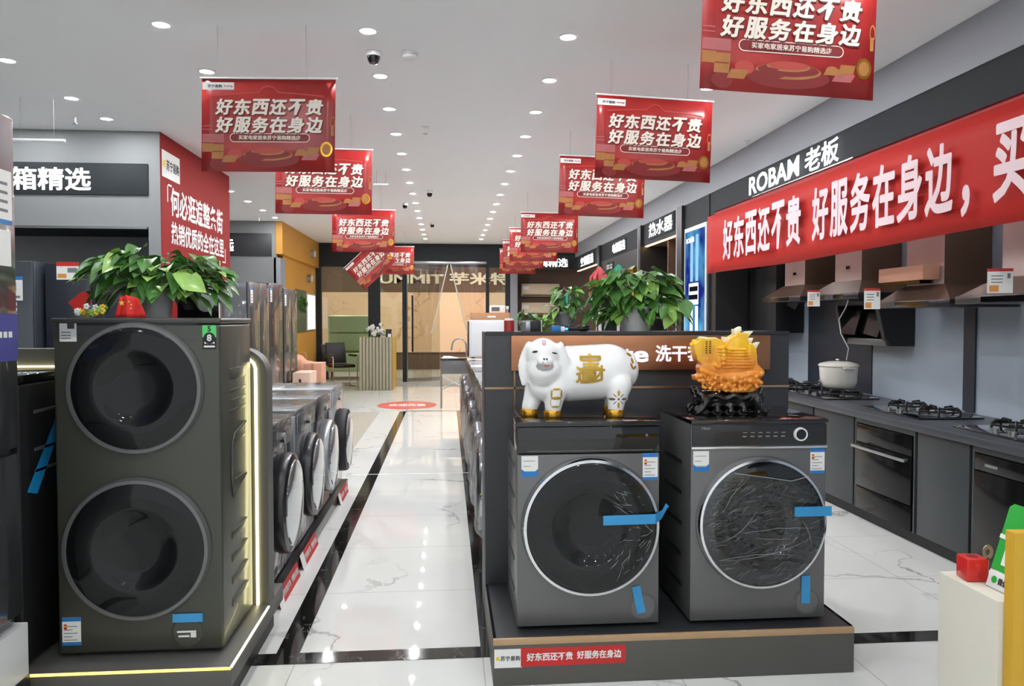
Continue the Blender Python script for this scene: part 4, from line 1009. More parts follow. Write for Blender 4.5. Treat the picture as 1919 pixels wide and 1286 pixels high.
MB().box(-0.25, -0.01, -0.2, 0.2, 0.7, 1.25, black_matt, 0.004).build('chimney', t)
b = MB(); Mx = Matrix.Translation((-0.12, -0.3415, 0.3)) @ Matrix.Rotation(0.5, 4, 'Y'); b.box(-0.05, 0.05, -0.003, 0.0, -0.04, 0.04, steel, M=Mx); b.build('tag', t)
# slanted black hood lower on the wall
t = thing('range_hood', 'black slanted side-suction hood with open flap, lower right of the rice cooker', 'range hood', (3.69, 6.19, 1.25), 0, 'black side-suction hoods')
h = 0.345
b = MB()
for yy in (-h, h - 0.05):
    b.prism([(0, yy, 0), (-0.18, yy, 0), (-0.24, yy, 0.06), (-0.3, yy, 0.3), (-0.3, yy, 0.36), (0, yy, 0.36)], (0, 0.05, 0), black_matt)
b.box(-0.3, 0, -h + 0.05, h - 0.05, 0.33, 0.36, black_matt); b.box(-0.03, 0, -h + 0.05, h - 0.05, 0.0, 0.33, gun_dark)
b.build('body', t)
MB().box(-0.21, -0.03, -h + 0.05, h - 0.05, 0.0, 0.055, gun, 0.004).build('bottom_tray', t)
b = MB(); Mx = Matrix.Translation((-0.235, 0, 0.19)) @ Matrix.Rotation(math.radians(16), 4, 'Y')
b.box(-0.008, 0.008, 0.06, h - 0.055, -0.11, 0.12, oven_glass, M=Mx); b.build('glass_flap', t)
b = MB(); Mx = Matrix.Translation((-0.2, 0, 0.19)) @ Matrix.Rotation(math.radians(16), 4, 'Y') @ Matrix.Rotation(0.12, 4, 'X')
b.box(-0.006, 0.006, -h + 0.1, 0.05, -0.1, 0.1, oven_glass, M=Mx); b.build('glass_flap', t)
# carton strip and price cards on the hoods
t = MB(); t.box(-0.06, 0.06, -0.3, 0.24, 0, 0.1, pink_card, 0.004); o = t.build('flat_carton', loc=(3.27, 5.3, 1.597)); o.location.z = 1.735
tag(o, 'narrow salmon carton lying along the hood above the navy stripe', 'carton')
MB().box(-0.05, 0.05, -0.25, 0.2, -0.0245, -0.0002, gloss_black).build('foam_strip', o)
def price_card(x, y, z, label, w=0.11, h=0.14, rz=-0.35):
    t = thing('price_card', label, 'price card', (x, y, z), rz, 'red-topped price cards on the hoods')
    b = MB(); b.box(-w / 2, w / 2, -0.001, 0.001, 0, h, paper); b.build('card', t)
    b = MB(); b.box(-w / 2, w / 2, -0.002, -0.001, h * 0.88, h, print_red); b.box(-w * 0.42, -w * 0.05, -0.002, -0.001, h * 0.06, h * 0.32, print_orange)
    for k in range(3): b.box(-w * 0.35, w * 0.1, -0.002, -0.001, h * (0.42 + 0.13 * k), h * (0.46 + 0.13 * k), print_grey)
    b.box(w * 0.28, w * 0.4, -0.002, -0.001, h * 0.6, h * 0.8, print_grey)
    b.build('print', t)
price_card(3.14, 6.42, 1.575, 'small red-topped price card on the hood left of the rice cooker cable', 0.1, 0.14)
price_card(3.14, 5.5, 1.54, 'middle red-topped price card on the hood edge beside the salmon carton', 0.11, 0.155)
price_card(3.14, 4.17, 1.615, 'largest red-topped price card, hanging at the right edge of the photo', 0.13, 0.14)
# lit poster of hoods
t = thing('lightbox_poster', 'tall lit blue poster of kitchen appliances left of the red banner', 'poster', (2.985, 9.175, 1.2))
MB().box(0, 0.0145, -0.42, 0.4, -0.6, 1.39, white_p, 0.002).build('frame', t)
def lbm(n, c, s): return emitter(n, c, s)
blue_l = bpy.data.materials.new('lit_blue_print'); blue_l.use_nodes = True
nt = blue_l.node_tree; nt.nodes.clear(); e_ = nt.nodes.new('ShaderNodeEmission'); o_ = nt.nodes.new('ShaderNodeOutputMaterial'); tc = nt.nodes.new('ShaderNodeTexCoord'); nn = nt.nodes.new('ShaderNodeTexNoise'); nn.inputs['Scale'].default_value = 2.2
cr = nt.nodes.new('ShaderNodeValToRGB'); cr.color_ramp.elements[0].position = 0.35; cr.color_ramp.elements[0].color = srgb(30, 44, 130); cr.color_ramp.elements[1].position = 0.72; cr.color_ramp.elements[1].color = srgb(110, 200, 240)
nt.links.new(tc.outputs['Object'], nn.inputs[0]); nt.links.new(nn.outputs[0], cr.inputs[0]); nt.links.new(cr.outputs[0], e_.inputs[0]); e_.inputs[1].default_value = 1.1; nt.links.new(e_.outputs[0], o_.inputs[0])
pw = emitter('lit_white_print', (255, 255, 255), 1.6); pdk = emitter('lit_dark_print', (30, 32, 40), 0.8); pbl = emitter('lit_pale_blue_print', (150, 200, 235), 1.2)
MB().box(-0.002, 0.0, -0.385, 0.365, -0.56, 1.34, blue_l).build('lit_panel', t)
b = MB(); x = -0.0035
for yy in (0.1, -0.1): b.box(x, -0.002, yy - 0.05, yy + 0.05, 0.72, 1.28, pbl); b.box(x, -0.002, yy - 0.05, yy + 0.05, 0.1, 0.42, pw)
b.box(x, -0.002, -0.16, 0.2, 0.44, 0.7, pw); b.box(x - 0.0005, x, -0.14, 0.2, 0.5, 0.56, pdk); b.box(x - 0.0005, x, -0.14, 0.18, 0.6, 0.66, pdk)
b.box(x, -0.002, -0.385, 0.365, -0.56, 0.07, emitter('lit_navy_print', (36, 46, 140), 0.9)); b.box(x - 0.001, x, -0.2, 0.32, -0.03, 0.0, pw)
b.box(x, -0.002, -0.38, 0.36, -0.34, -0.22, pw); b.box(x - 0.001, x, -0.36, 0.0, -0.12, -0.06, pw)
b.text('ROBAM', pw, (x, 0.16, 1.23), LX, (0, 0, 1), w=0.3, h=0.06, bold=0.03, depth=0.001); b.build('printed_picture', t)
# signs and fittings of the niches beyond
def fascia_sign(y, txt, z, w, h, label, m=lit_white):
    t = thing('lit_sign', label, 'sign', (2.999 if z < 2.6 else 3.008, y, z), 0, 'lit signs along the right wall')
    MB().box(-0.008, 0.0, -w / 2 - 0.05, w / 2 + 0.05, -h / 2 - 0.03, h / 2 + 0.03, dgrey_wall, 0.001).build('sign_board', t)
    b = MB(); b.text(txt, m, (-0.009, 0, 0), LX, (0, 0, 1), w=w, h=h, bold=0.016, depth=0.004); b.build('lit_lettering', t)
fascia_sign(10.75, '热水器', 2.77, 1.2, 0.2, 'glowing white sign over the brown niche next to the lit blue poster')
fascia_sign(13.4, '电视精选', 2.73, 1.0, 0.17, 'glowing white sign on the middle niche of the right wall')
fascia_sign(16.5, '空调精选', 2.73, 1.5, 0.2, 'glowing white sign on the farthest niche of the right wall')
fascia_sign(14.1, '日立', 2.52 - 0.09, 0.5, 0.09, 'small white lettering on the lower board of the middle niche', paper)
struct(MB().box(3.0, 3.011, 11.93, 14.94, 2.3, 2.579, part_dark).build('trim_10'))
for y0, y1, lb_ in ((9.84, 11.7, 'warm light strip under the fascia of the nearest brown niche'), (15.2, 17.9, 'warm light strip under the fascia of the farthest niche')):
    o = MB().box(3.03, 3.07, y0, y1, 2.568, 2.579, emitter('niche_light', (255, 196, 130), 9)).build('light_strip'); tag(o, lb_, 'light strip', 'warm niche light strips')
t = thing('display_case', 'dark brown appliance on the brown niche shelf behind the big pothos', 'appliance', (3.3, 11.2, 1.5))
MB().box(-0.15, 0.2, -0.25, 0.25, 0, 0.25, gun_dark, 0.02, 3).build('body', t)
MB().box(-0.18, 0.24, -0.35, 0.42, -0.03, -0.0005, niche_wall, 0.002).build('shelf', t)
# air conditioners on the far right wall
sg = thing('lit_sign', 'glowing white characters over the wall air conditioners by the far door', 'sign', (2.4, 18.016, 2.78), 0)
MB().box(-0.7, 0.56, -0.006, 0.002, -0.15, 0.15, part_dark, 0.001).build('sign_board', sg)
b = MB(); b.text('空调精选', lit_white, (-0.04, -0.007, 0), (1, 0, 0), (0, 0, 1), w=0.92, h=0.2, bold=0.016, depth=0.004); b.build('lit_lettering', sg)
for z, lb_ in ((2.0, 'upper cream wall air conditioner near the far right corner'), (1.55, 'lower cream wall air conditioner, under another near the far right corner')):
    t = thing('air_conditioner', lb_, 'air conditioner', (2.22, BACK + 0.5, z), 0, 'wall air conditioners')
    b = MB(); b.prism([(-0.45, 0, 0), (-0.45, -0.15, 0.0), (-0.45, -0.21, 0.06), (-0.45, -0.21, 0.26), (-0.45, -0.18, 0.3), (-0.45, 0, 0.3)], (0.9, 0, 0), mat('champagne_plastic', (214, 196, 166), 0.3)); b.build('body', t)
    b = MB(); b.box(-0.43, 0.43, -0.2, -0.155, 0.015, 0.035, gun_dark); b.box(-0.43, -0.28, -0.2125, -0.2105, 0.16, 0.24, paper); b.build('louvre', t)

# ------------------------------------------------------------------ hanging sale posters
PWD, PHT = 0.8, 0.545
po = thing('hanging_poster', 'red sale poster', 'poster', (0, 0, 0))
b = MB()
n = 12; vs = []; fs = []
def wav(x, z): return 0.006 * math.sin(x * 7) * (z / PHT)
for i in range(n + 1):
    for j in range(5):
        x = -PWD / 2 + PWD * i / n; z = -PHT * j / 4; vs.append((x, wav(x, z), z))
for i in range(n):
    for j in range(4): fs.append((i * 5 + j, i * 5 + j + 1, (i + 1) * 5 + j + 1, (i + 1) * 5 + j))
poster_red = bpy.data.materials.new('red_poster_print'); poster_red.use_nodes = True
nt = poster_red.node_tree; p_ = nt.nodes['Principled BSDF']; tc = nt.nodes.new('ShaderNodeTexCoord'); nn = nt.nodes.new('ShaderNodeTexNoise'); nn.inputs['Scale'].default_value = 3.5; nn.inputs['Detail'].default_value = 3
cr = nt.nodes.new('ShaderNodeValToRGB'); cr.color_ramp.elements[0].position = 0.35; cr.color_ramp.elements[0].color = srgb(136, 26, 28); cr.color_ramp.elements[1].position = 0.68; cr.color_ramp.elements[1].color = srgb(172, 44, 40)
nt.links.new(tc.outputs['Object'], nn.inputs[0]); nt.links.new(nn.outputs[0], cr.inputs[0]); nt.links.new(cr.outputs[0], p_.inputs['Base Color']); p_.inputs['Roughness'].default_value = 0.3
b.raw(vs, fs, poster_red); o = b.build('sheet', po); md = o.modifiers.new('thickness', 'SOLIDIFY'); md.thickness = 0.0015; md.offset = 1
# printed artwork: gift boxes, a round stage, gold bars and a coin, all as flat print
b = MB()
def pr(x0, x1, z0, z1, m, lift=0.0012, sk=0.0):
    pts = [(x0, z0), (x1, z0), (x1 + sk, z1), (x0 + sk, z1)]
    b.raw([(x, wav(x, z) - 0.002 - lift, z) for x, z in pts], [(0, 1, 2, 3)], m)
def disc(cx, cz, rx, rz, m, lift=0.0012, a0=0, a1=2 * PI, inner=0):
    k = 28; vs = []; fs = []
    for i in range(k + 1):
        a = a0 + (a1 - a0) * i / k; x, z = cx + rx * math.cos(a), cz + rz * math.sin(a)
        vs.append((x, wav(x, z) - 0.002 - lift, z)); x, z = cx + rx * inner * math.cos(a), cz + rz * inner * math.sin(a); vs.append((x, wav(x, z) - 0.002 - lift, z))
    for i in range(k): fs.append((2 * i, 2 * i + 2, 2 * i + 3, 2 * i + 1))
    b.raw(vs, fs, m)
L_, R2 = -0.395, 0.395
disc(0, -0.47, 0.19, 0.05, poster_deep, 0.0002); disc(0, -0.445, 0.15, 0.035, poster_gold, 0.0004); disc(0, -0.44, 0.14, 0.028, poster_deep, 0.0006); disc(0, -0.425, 0.1, 0.022, poster_gold, 0.0008); disc(0, -0.42, 0.092, 0.018, poster_lt, 0.001)
pr(L_, -0.265, -0.375, -0.325, poster_pink, 0.0004); pr(L_, -0.33, -0.43, -0.38, poster_gold, 0.0006); pr(-0.34, -0.27, -0.47, -0.385, poster_gold, 0.0008, 0.005); pr(-0.335, -0.272, -0.43, -0.425, poster_deep, 0.001, 0)
disc(-0.3, -0.5, 0.05, 0.035, poster_deep, 0.0006); pr(-0.28, -0.2, -0.49, -0.45, poster_gold, 0.0008, 0.02); disc(-0.2, -0.44, 0.045, 0.03, poster_lt, 0.0005)
pr(0.16, 0.24, -0.45, -0.42, poster_gold, 0.0006, 0.015); pr(0.2, 0.29, -0.475, -0.44, poster_pink, 0.0004, 0.02); pr(0.23, 0.3, -0.44, -0.4, poster_gold, 0.0008, 0.01); disc(0.2, -0.43, 0.03, 0.02, poster_gold, 0.001)
disc(0.35, -0.41, 0.036, 0.045, gold, 0.0008, inner=0.7); disc(0.35, -0.41, 0.025, 0.032, poster_gold, 0.0006)
disc(0.385, -0.25, 0.014, 0.035, poster_gold, 0.0006, inner=0.75); pr(0.375, 0.392, -0.33, -0.27, poster_gold, 0.0004)
for q in range(2): pr(L_ + 0.0, -0.34, -0.3 + 0.02 * q, -0.295 + 0.02 * q, poster_pink, 0.0004)
# light arc behind the heading
pts = [(-0.33, -0.1), (-0.16, -0.085), (-0.06, -0.08), (-0.03, -0.05), (0, -0.042), (0.03, -0.05), (0.06, -0.08), (0.16, -0.085), (0.33, -0.1)]
for (xa, za), (xb, zb) in zip(pts, pts[1:]):
    b.raw([(xa, wav(xa, za) - 0.0026, za - 0.004), (xb, wav(xb, zb) - 0.0026, zb - 0.004), (xb, wav(xb, zb) - 0.0026, zb + 0.004), (xa, wav(xa, za) - 0.0026, za + 0.004)], [(0, 1, 2, 3)], poster_lt)
# outlined capsule
def capsule(x0, x1, zc, hh, t, m, lift):
    pts = []; r = hh
    for i in range(9): a = PI / 2 + PI * i / 8; pts.append((x0 + r * math.cos(a), zc + r * math.sin(a), math.cos(a), math.sin(a)))
    for i in range(9): a = -PI / 2 + PI * i / 8; pts.append((x1 + r * math.cos(a), zc + r * math.sin(a), math.cos(a), math.sin(a)))
    vs = []
    for x, z, cx, cz in pts: vs += [(x, wav(x, z) - 0.002 - lift, z), (x + cx * t, wav(x, z) - 0.002 - lift, z + cz * t)]
    k = len(pts); b.raw(vs, [(2 * i, 2 * ((i + 1) % k), 2 * ((i + 1) % k) + 1, 2 * i + 1) for i in range(k)], m)
    b.raw([(x, wav(x, z) - 0.002 - lift, z) for x, z, _, _ in pts], [tuple(range(k))], poster_deep)
capsule(-0.205, 0.225, -0.345, 0.022, 0.004, poster_t, 0.0014)
b.build('printed_artwork', po)
b = MB()
pr(L_, -0.205, -0.065, -0.022, paper, 0.0016)
b.text('苏宁易购', print_dark, (-0.32, -0.0045 + wav(-0.3, -0.04), -0.044), (1, 0, 0), (0, 0, 1), w=0.085, h=0.018, bold=0.015, depth=0.0003)
b.text('Suning', print_red, (-0.24, -0.0045 + wav(-0.24, -0.04), -0.044), (1, 0, 0), (0, 0, 1), w=0.05, h=0.013, bold=0.015, depth=0.0003)
b.build('logo_panel', po)
b = MB()
for txt, z in (('好东西还不贵', -0.165), ('好服务在身边', -0.27)):
    for k, ch in enumerate(txt):
        x = -0.262 + 0.108 * k
        y = wav(x, z) - 0.0045
        b.text(ch, poster_sh, (x + 0.005, y, z - 0.006), (1, 0, 0), (0, 0, 1), w=0.094, h=0.09, bold=0.034, depth=0.0003, slant=0.16)
        b.text(ch, poster_t, (x, y - 0.0015, z), (1, 0, 0), (0, 0, 1), w=0.094, h=0.09, bold=0.034, depth=0.0003, slant=0.16)
b.text('买家电家居来苏宁易购精选店', poster_t, (0.01, -0.0055, -0.345), (1, 0, 0), (0, 0, 1), w=0.37, h=0.026, bold=0.014, depth=0.0003)
b.build('lettering', po)
b = MB(); b.tube([(-0.41, 0, 0.004), (0.41, 0, 0.004)], 0.006, white_p, 8); b.build('hanging_rail', po)
for x in (-0.31, 0.22): MB().tube([(x, 0, 0.008), (x + 0.004, 0, 0.12), (x, 0, 1.0)], 0.0012, print_grey, 5).build('cord', po)
cord_of = {}
def place_poster(px0, px1, ptop, Y_, label, tilt=0.0, yaw=0.0, group='red hanging sale posters', first=[True]):
    a = at(px0, ptop, y=Y_); c = at(px1, ptop, y=Y_)
    loc = Vector(((a.x + c.x) / 2, Y_, a.z)); rot = (0, tilt, yaw)
    if first[0]:
        po.location = loc; po.rotation_euler = rot; po['label'] = label; po['group'] = group; first[0] = False; r = po
    else: r = dup(po, loc, 0, label, group, rot)
    for c in r.children:       # each pair of cords reaches up to the ceiling
        if c.name.startswith('cord'):
            c.scale = (1, 1, (CEIL - 0.002 - loc.z) / 1.0)
    return r
place_poster(378, 627, 145, 4.72, 'nearest red sale poster in the left row, hanging above the tall washer', 0.018, -0.12)
place_poster(520, 693, 278, 6.66, 'second red sale poster in the left row, partly behind the nearest', 0.008)
place_poster(625, 737, 393, 10.2, 'third red sale poster in the left row', 0.008)
place_poster(700, 775, 462, 15.4, 'last straight red sale poster in the left row, before the far door')
place_poster(1310, 1656, -66, 3.3, 'largest red sale poster, cut off by the top edge of the photo', 0.03, 0.05)
place_poster(1118, 1337, 182, 5.15, 'second largest red sale poster in the right row, above the porcelain pig', 0.03, 0.04)
place_poster(1050, 1209, 294, 7.12, 'third red sale poster in the right row, partly behind a nearer one', 0.03)
place_poster(977, 1083, 399, 10.7, 'fourth red sale poster in the right row, fully in view', 0.01)
place_poster(956, 1044, 428, 12.9, 'fifth red sale poster in the right row, mostly hidden by the fourth', 0.01)
place_poster(943, 1018, 450, 15.1, 'sixth red sale poster in the right row, overlapped by the fifth', 0.0)
place_poster(937, 1003, 467, 17.2, 'farthest red sale poster in the right row, nearest the shop door', 0.0)
# the one that has slipped and hangs askew by a corner
a = at(648, 500, y=14.4); c = at(702, 450, y=14.4)
r = dup(po, ((a.x + c.x) / 2, 14.4, (a.z + c.z) / 2), 0, 'red sale poster hanging askew by one corner before the far door', 'red hanging sale posters', (0, -math.radians(43), 0))
for ch in list(r.children):
    if ch.name.startswith('cord'): bpy.data.objects.remove(ch)
b = MB(); q = Vector((0.4, 0, 0)); b.tube([(0.4, 0, 0.004), (0.4 + 0.47 * math.sin(math.radians(-43)) * -1.0 * 0 + 0.0, 0, 0.01), (0.4, 0, 0.012)], 0.0012, print_grey, 5)
pz = CEIL - 0.003 - c.z; sn, cs = math.sin(math.radians(43)), math.cos(math.radians(43))
b = MB(); b.tube([(0.4, 0, 0.0), (0.4 + pz * sn * 0.5, 0, pz * cs * 0.5), (0.4 + pz * sn, 0, pz * cs)], 0.0012, print_grey, 5); b.build('cord', r)
# bare rails without a poster
for (x0, x1, py, Y_), lb_ in (((18, 122, 262, 6.4), 'bare white hanging rail before the lit sign at far left'), ((700, 728, 346, 9.2), 'short bare hanging rail beyond the second left poster')):
    a = at(x0, py, y=Y_); c = at(x1, py, y=Y_); L2 = (c.x - a.x) / 2
    t = thing('hanging_rail', lb_, 'hanging rail', ((a.x + c.x) / 2, Y_, a.z), 0, 'bare hanging rails')
    MB().tube([(-L2, 0, 0), (L2, 0, 0)], 0.012, white_p, 8).build('rod', t)
    for s in (-0.6, 0.6): MB().tube([(L2 * s, 0, 0), (L2 * s, 0, CEIL - a.z - 0.001)], 0.0015, print_grey, 5).build('cord', t)
# ceiling devices
def dome_cam(px, py, label, r=0.045):
    p = at(px, py, z=CEIL)
    t = thing('dome_camera', label, 'camera', (p.x, p.y, CEIL), 0, 'dome cameras on the ceiling')
    MB().lathe([(r, 0), (r, -0.025), (r * 0.95, -0.032), (0, -0.032)], white_p, 28).build('housing', t)
    MB().lathe([(r * 0.85, -0.0325), (r * 0.8, -0.05), (r * 0.55, -0.075), (0.001, -0.083)], gloss_black, 28).build('dome', t)
dome_cam(700, 97, 'nearest dome camera with black dome on the ceiling between posters', 0.05)
dome_cam(805, 358, 'small dome camera on the ceiling near the middle of the aisle')
dome_cam(759, 381, 'small dome camera right of the third left poster')
dome_cam(810, 418, 'far dome camera close to the back wall, aisle centre')
p = at(768, 99, z=CEIL); t = thing('smoke_detector', 'round white ceiling detector right of the nearest dome camera', 'smoke detector', (p.x, p.y, CEIL))
MB().lathe([(0.055, 0), (0.054, -0.012), (0.045, -0.035), (0.03, -0.042), (0.0, -0.042)], white_p, 32).build('housing', t); MB().lathe([(0.0525, -0.016), (0.055, -0.016), (0.0545, -0.02), (0.0505, -0.021)], cord_m, 32).build('vent_ring', t)
def sprinkler(px, py, label):
    p = at(px, py, z=CEIL); t = thing('sprinkler', label, 'sprinkler', (p.x, p.y, CEIL), 0, 'ceiling sprinklers')
    MB().lathe([(0.035, 0), (0.035, -0.006), (0.012, -0.01), (0.01, -0.05), (0, -0.05)], white_p, 18).build('body', t); MB().cyl((0, 0, -0.062), 0.022, 0.003, steel, 'Z', 16).build('deflector', t)
    MB().tube([(0.008, 0, -0.05), (0.012, 0, -0.056), (0.006, 0, -0.061)], 0.002, steel, 5).build('arm', t)
sprinkler(797, 238, 'sprinkler head over the middle of the aisle')
sprinkler(1400, 264, 'sprinkler head left of the glowing shop sign')
sprinkler(140, 218, 'sprinkler head above the lit sign at far left')
sprinkler(1127, 424, 'sprinkler head near the right wall beyond the third poster')
sprinkler(485, 408, 'sprinkler head before the second portal on the left')

# ------------------------------------------------------------------ porcelain pig on the left washer
TOP = PZ + 0.86
pig = thing('porcelain_pig', 'white glazed porcelain pig with gold hooves and gold characters on its flank', 'figurine', (0.566, 3.31, TOP + 0.001))
K = 433.0
def pp(cx, cy): return ((940 + cx / 4.2875 - 1085) / K, (776 - (580 + cy / 4.2875)) / K)
b = MB()
def el(cx, cy, y, rx, ry, rz):
    x, z = pp(cx, cy); b.ball((x, y, z), (rx, ry, rz), porcelain, 28)
# trunk
for k in range(25):
    q = k / 24; w_ = 1 - 0.3 * max(0, (q - 0.7) / 0.3) ** 2
    el(540 + 455 * q, 506 - 22 * q, 0.005 + 0.02 * q, 0.07, 0.112 * w_, 0.122 * w_)
el(450, 545, -0.005, 0.085, 0.095, 0.1)                # shoulder
el(330, 590, -0.03, 0.065, 0.07, 0.07)                 # chest
# head turned to the viewer
el(318, 345, -0.075, 0.07, 0.066, 0.072); el(322, 455, -0.085, 0.072, 0.062, 0.062); el(325, 520, -0.07, 0.06, 0.055, 0.045)
el(262, 440, -0.105, 0.028, 0.03, 0.03); el(388, 440, -0.105, 0.028, 0.03, 0.03)      # cheeks
el(318, 392, -0.138, 0.034, 0.028, 0.02)               # snout
el(320, 480, -0.125, 0.036, 0.022, 0.02)               # lower lip
el(318, 270, -0.09, 0.036, 0.03, 0.03)                 # brow
# hanging ears
for cx, y, sgn, drop in ((176, -0.06, -1, 265), (480, -0.1, 1, 270)):
    for k in range(10):
        q = k / 9; el(cx + sgn * (-30 + 34 * math.sin(min(1, q * 1.3) * PI / 2)), 285 + drop * q, y + 0.012 * q, 0.017 + 0.013 * math.sin(q * PI), 0.011, 0.026)
el(222, 290, -0.06, 0.03, 0.018, 0.022); el(418, 300, -0.085, 0.034, 0.02, 0.025)
# legs
def leg(pts):
    for (cx, cy, y, r), (cx2, cy2, y2, r2) in zip(pts, pts[1:]):
        for k in range(6):
            q = k / 6; el(cx + (cx2 - cx) * q, cy + (cy2 - cy) * q, y + (y2 - y) * q, *(3 * [r + (r2 - r) * q]))
leg([(290, 600, 0.0, 0.055), (255, 690, -0.005, 0.042), (228, 760, -0.01, 0.036), (224, 800, -0.01, 0.032)])
leg([(420, 610, -0.05, 0.06), (410, 690, -0.06, 0.043), (400, 760, -0.065, 0.037), (396, 806, -0.065, 0.032)])
leg([(925, 590, -0.045, 0.062), (910, 690, -0.06, 0.042), (900, 760, -0.065, 0.036), (896, 806, -0.065, 0.032)])
leg([(960, 590, 0.075, 0.055), (945, 690, 0.085, 0.04), (935, 760, 0.09, 0.035), (930, 806, 0.09, 0.03)])
el(1040, 420, 0.0, 0.03, 0.03, 0.05)                   # rump and tail curl
el(985, 690, -0.05, 0.014, 0.02, 0.02)
me = fuse(b, 0.0055, 14, 0.5)
zmin = min(v.co.z for v in me.vertices)
for v in me.vertices:
    if v.co.z < 0.004: v.co.z = 0.004
body = obj_from(me, 'body', pig)
bvh = BVHTree.FromPolygons([v.co.copy() for v in me.vertices], [tuple(p.vertices) for p in me.polygons])
def stick(x, z, off=0.0015, back=False):
    h = bvh.ray_cast(Vector((x, -1, z)), Vector((0, 1, 0)))
    return (h[0].x, h[0].y - off, h[0].z) if h[0] else (x, -0.05, z)
def decal(name, verts, faces, m, off=0.0015):
    d = MB(); d.raw([stick(x, z, off) for x, z in verts], faces, m); return d
def petal(q, cx, cy, ang, ln, wd, m):
    c = pp(cx, cy); pts = []
    for k in range(10):
        a = 2 * PI * k / 10; u, v = ln * math.cos(a), wd * math.sin(a)
        pts.append((c[0] + u * math.cos(ang) - v * math.sin(ang), c[1] + u * math.sin(ang) + v * math.cos(ang)))
    q.raw([stick(x, z, 0.0024) for x, z in pts], [tuple(range(10))], m)
# hooves follow the legs
for cx, y in ((224, -0.01), (396, -0.065), (896, -0.065), (930, 0.09)):
    x = pp(cx, 0)[0]; q = MB(); q.lathe([(0, 0), (0.037, 0.0), (0.04, 0.006), (0.0385, 0.026), (0.033, 0.034), (0.02, 0.036)], gold, 28, Matrix.Translation((x, y, 0))); q.build('hoof', pig)
# gold lucky characters on the flank
q = MB()
def gchar(ch, cx, cy, w, h, m=gold_line, bold=0.03):
    v, f = glyphs(ch, 0.01)
    x0 = min(a.x for a in v); x1 = max(a.x for a in v); y0 = min(a.y for a in v); y1 = max(a.y for a in v)
    c = pp(cx, cy)
    k_ = 0
    for dx, dz in ((0, 0), (0.0022, 0), (-0.0022, 0), (0, 0.0018), (0, -0.0018), (0.0012, 0.0012), (-0.0012, -0.0012)):
        k_ += 1
        q.raw([stick(c[0] + ((a.x - x0) / (x1 - x0) - 0.5) * w + dx, c[1] + ((a.y - y0) / (y1 - y0) - 0.5) * h + dz, 0.002 + 0.0002 * k_) for a in v], f, m)
gchar('宝', 690, 400, 0.092, 0.066); gchar('進', 640, 500, 0.075, 0.07); gchar('財', 735, 490, 0.07, 0.066); gchar('招', 690, 455, 0.04, 0.03); petal(q, 690, 555, 0.1, 0.05, 0.007, gold_line)
q.build('gold_characters', pig)
# coin pattern on the fore leg, petals on the hind leg, leaves on the rump
def ring(q, cx, cy, rx, rz, t, m):
    vs = []; n = 28; c = pp(cx, cy)
    for i in range(n):
        a = 2 * PI * i / n
        for k in (1, 1 - t): vs.append((c[0] + rx * k * math.cos(a), c[1] + rz * k * math.sin(a)))
    q.raw([stick(x, z, 0.0022) for x, z in vs], [(2 * i, 2 * ((i + 1) % n), 2 * ((i + 1) % n) + 1, 2 * i + 1) for i in range(n)], m)
q = MB(); ring(q, 418, 650, 0.024, 0.024, 0.1, gold_line); ring(q, 412, 715, 0.024, 0.024, 0.1, gold_line)
petal(q, 416, 683, 0, 0.022, 0.007, gold_line); petal(q, 418, 612, 0, 0.016, 0.005, gold_line); petal(q, 410, 750, 0, 0.018, 0.005, gold_line); petal(q, 378, 650, PI / 2, 0.018, 0.004, gold_line); petal(q, 456, 650, PI / 2, 0.018, 0.004, gold_line); q.build('coin_pattern', pig)
brn = mat('brown_glaze', (120, 96, 84), 0.35)
q = MB()
for k in range(8):
    a = PI / 4 * k; r_ = 48 if k % 2 == 0 else 40
    petal(q, 908 + r_ * math.cos(a), 695 + r_ * math.sin(a), -a, 0.013 if k % 2 == 0 else 0.011, 0.0055 if k % 2 == 0 else 0.002, gold_line if k in (2, 6) else brn)
petal(q, 908, 695, 0, 0.005, 0.005, brn); q.build('flower_pattern', pig)
q = MB(); petal(q, 1022, 350, -0.5, 0.014, 0.006, gold_line); petal(q, 1045, 400, -1.3, 0.014, 0.006, gold_line); petal(q, 1062, 455, 0.5, 0.012, 0.006, gold_line); petal(q, 1035, 440, -1.2, 0.014, 0.005, gold_line); q.build('leaf_pattern', pig)
# face
q = MB(); petal(q, 244, 318, 0.15, 0.011, 0.0045, black_matt); petal(q, 232, 323, 0.5, 0.006, 0.0012, black_matt); q.build('eye', pig)
q = MB(); petal(q, 396, 329, -0.2, 0.013, 0.003, black_matt); q.build('eye', pig)
for cx in (306, 328): q = MB(); petal(q, cx, 372, PI / 2, 0.005, 0.0038, black_matt); q.build('nostril', pig)
q = MB(); petal(q, 318, 428, 0, 0.038, 0.021, mat('mouth_shade_grey', (176, 170, 170), 0.3)); petal(q, 322, 428, 0, 0.016, 0.009, pink_gl); petal(q, 312, 418, 0, 0.004, 0.005, paper); petal(q, 326, 418, 0, 0.004, 0.005, paper); petal(q, 322, 452, 0, 0.018, 0.0016, print_grey); q.build('mouth', pig)  # grey patch paints in the shade of the open mouth
q = MB(); c = (315, 250)
for dx, dz, w_, h_ in ((0, 0.008, 0.012, 0.002), (0, 0.0, 0.012, 0.002), (0, -0.008, 0.012, 0.002), (-0.006, 0, 0.002, 0.018), (0.006, 0, 0.002, 0.018)):
    x, z = pp(*c); q.raw([stick(x + dx + sx * w_ / 2, z + dz + sz * h_ / 2, 0.002) for sx, sz in ((-1, -1), (1, -1), (1, 1), (-1, 1))], [(0, 1, 2, 3)], print_red)
q.build('red_mark', pig)

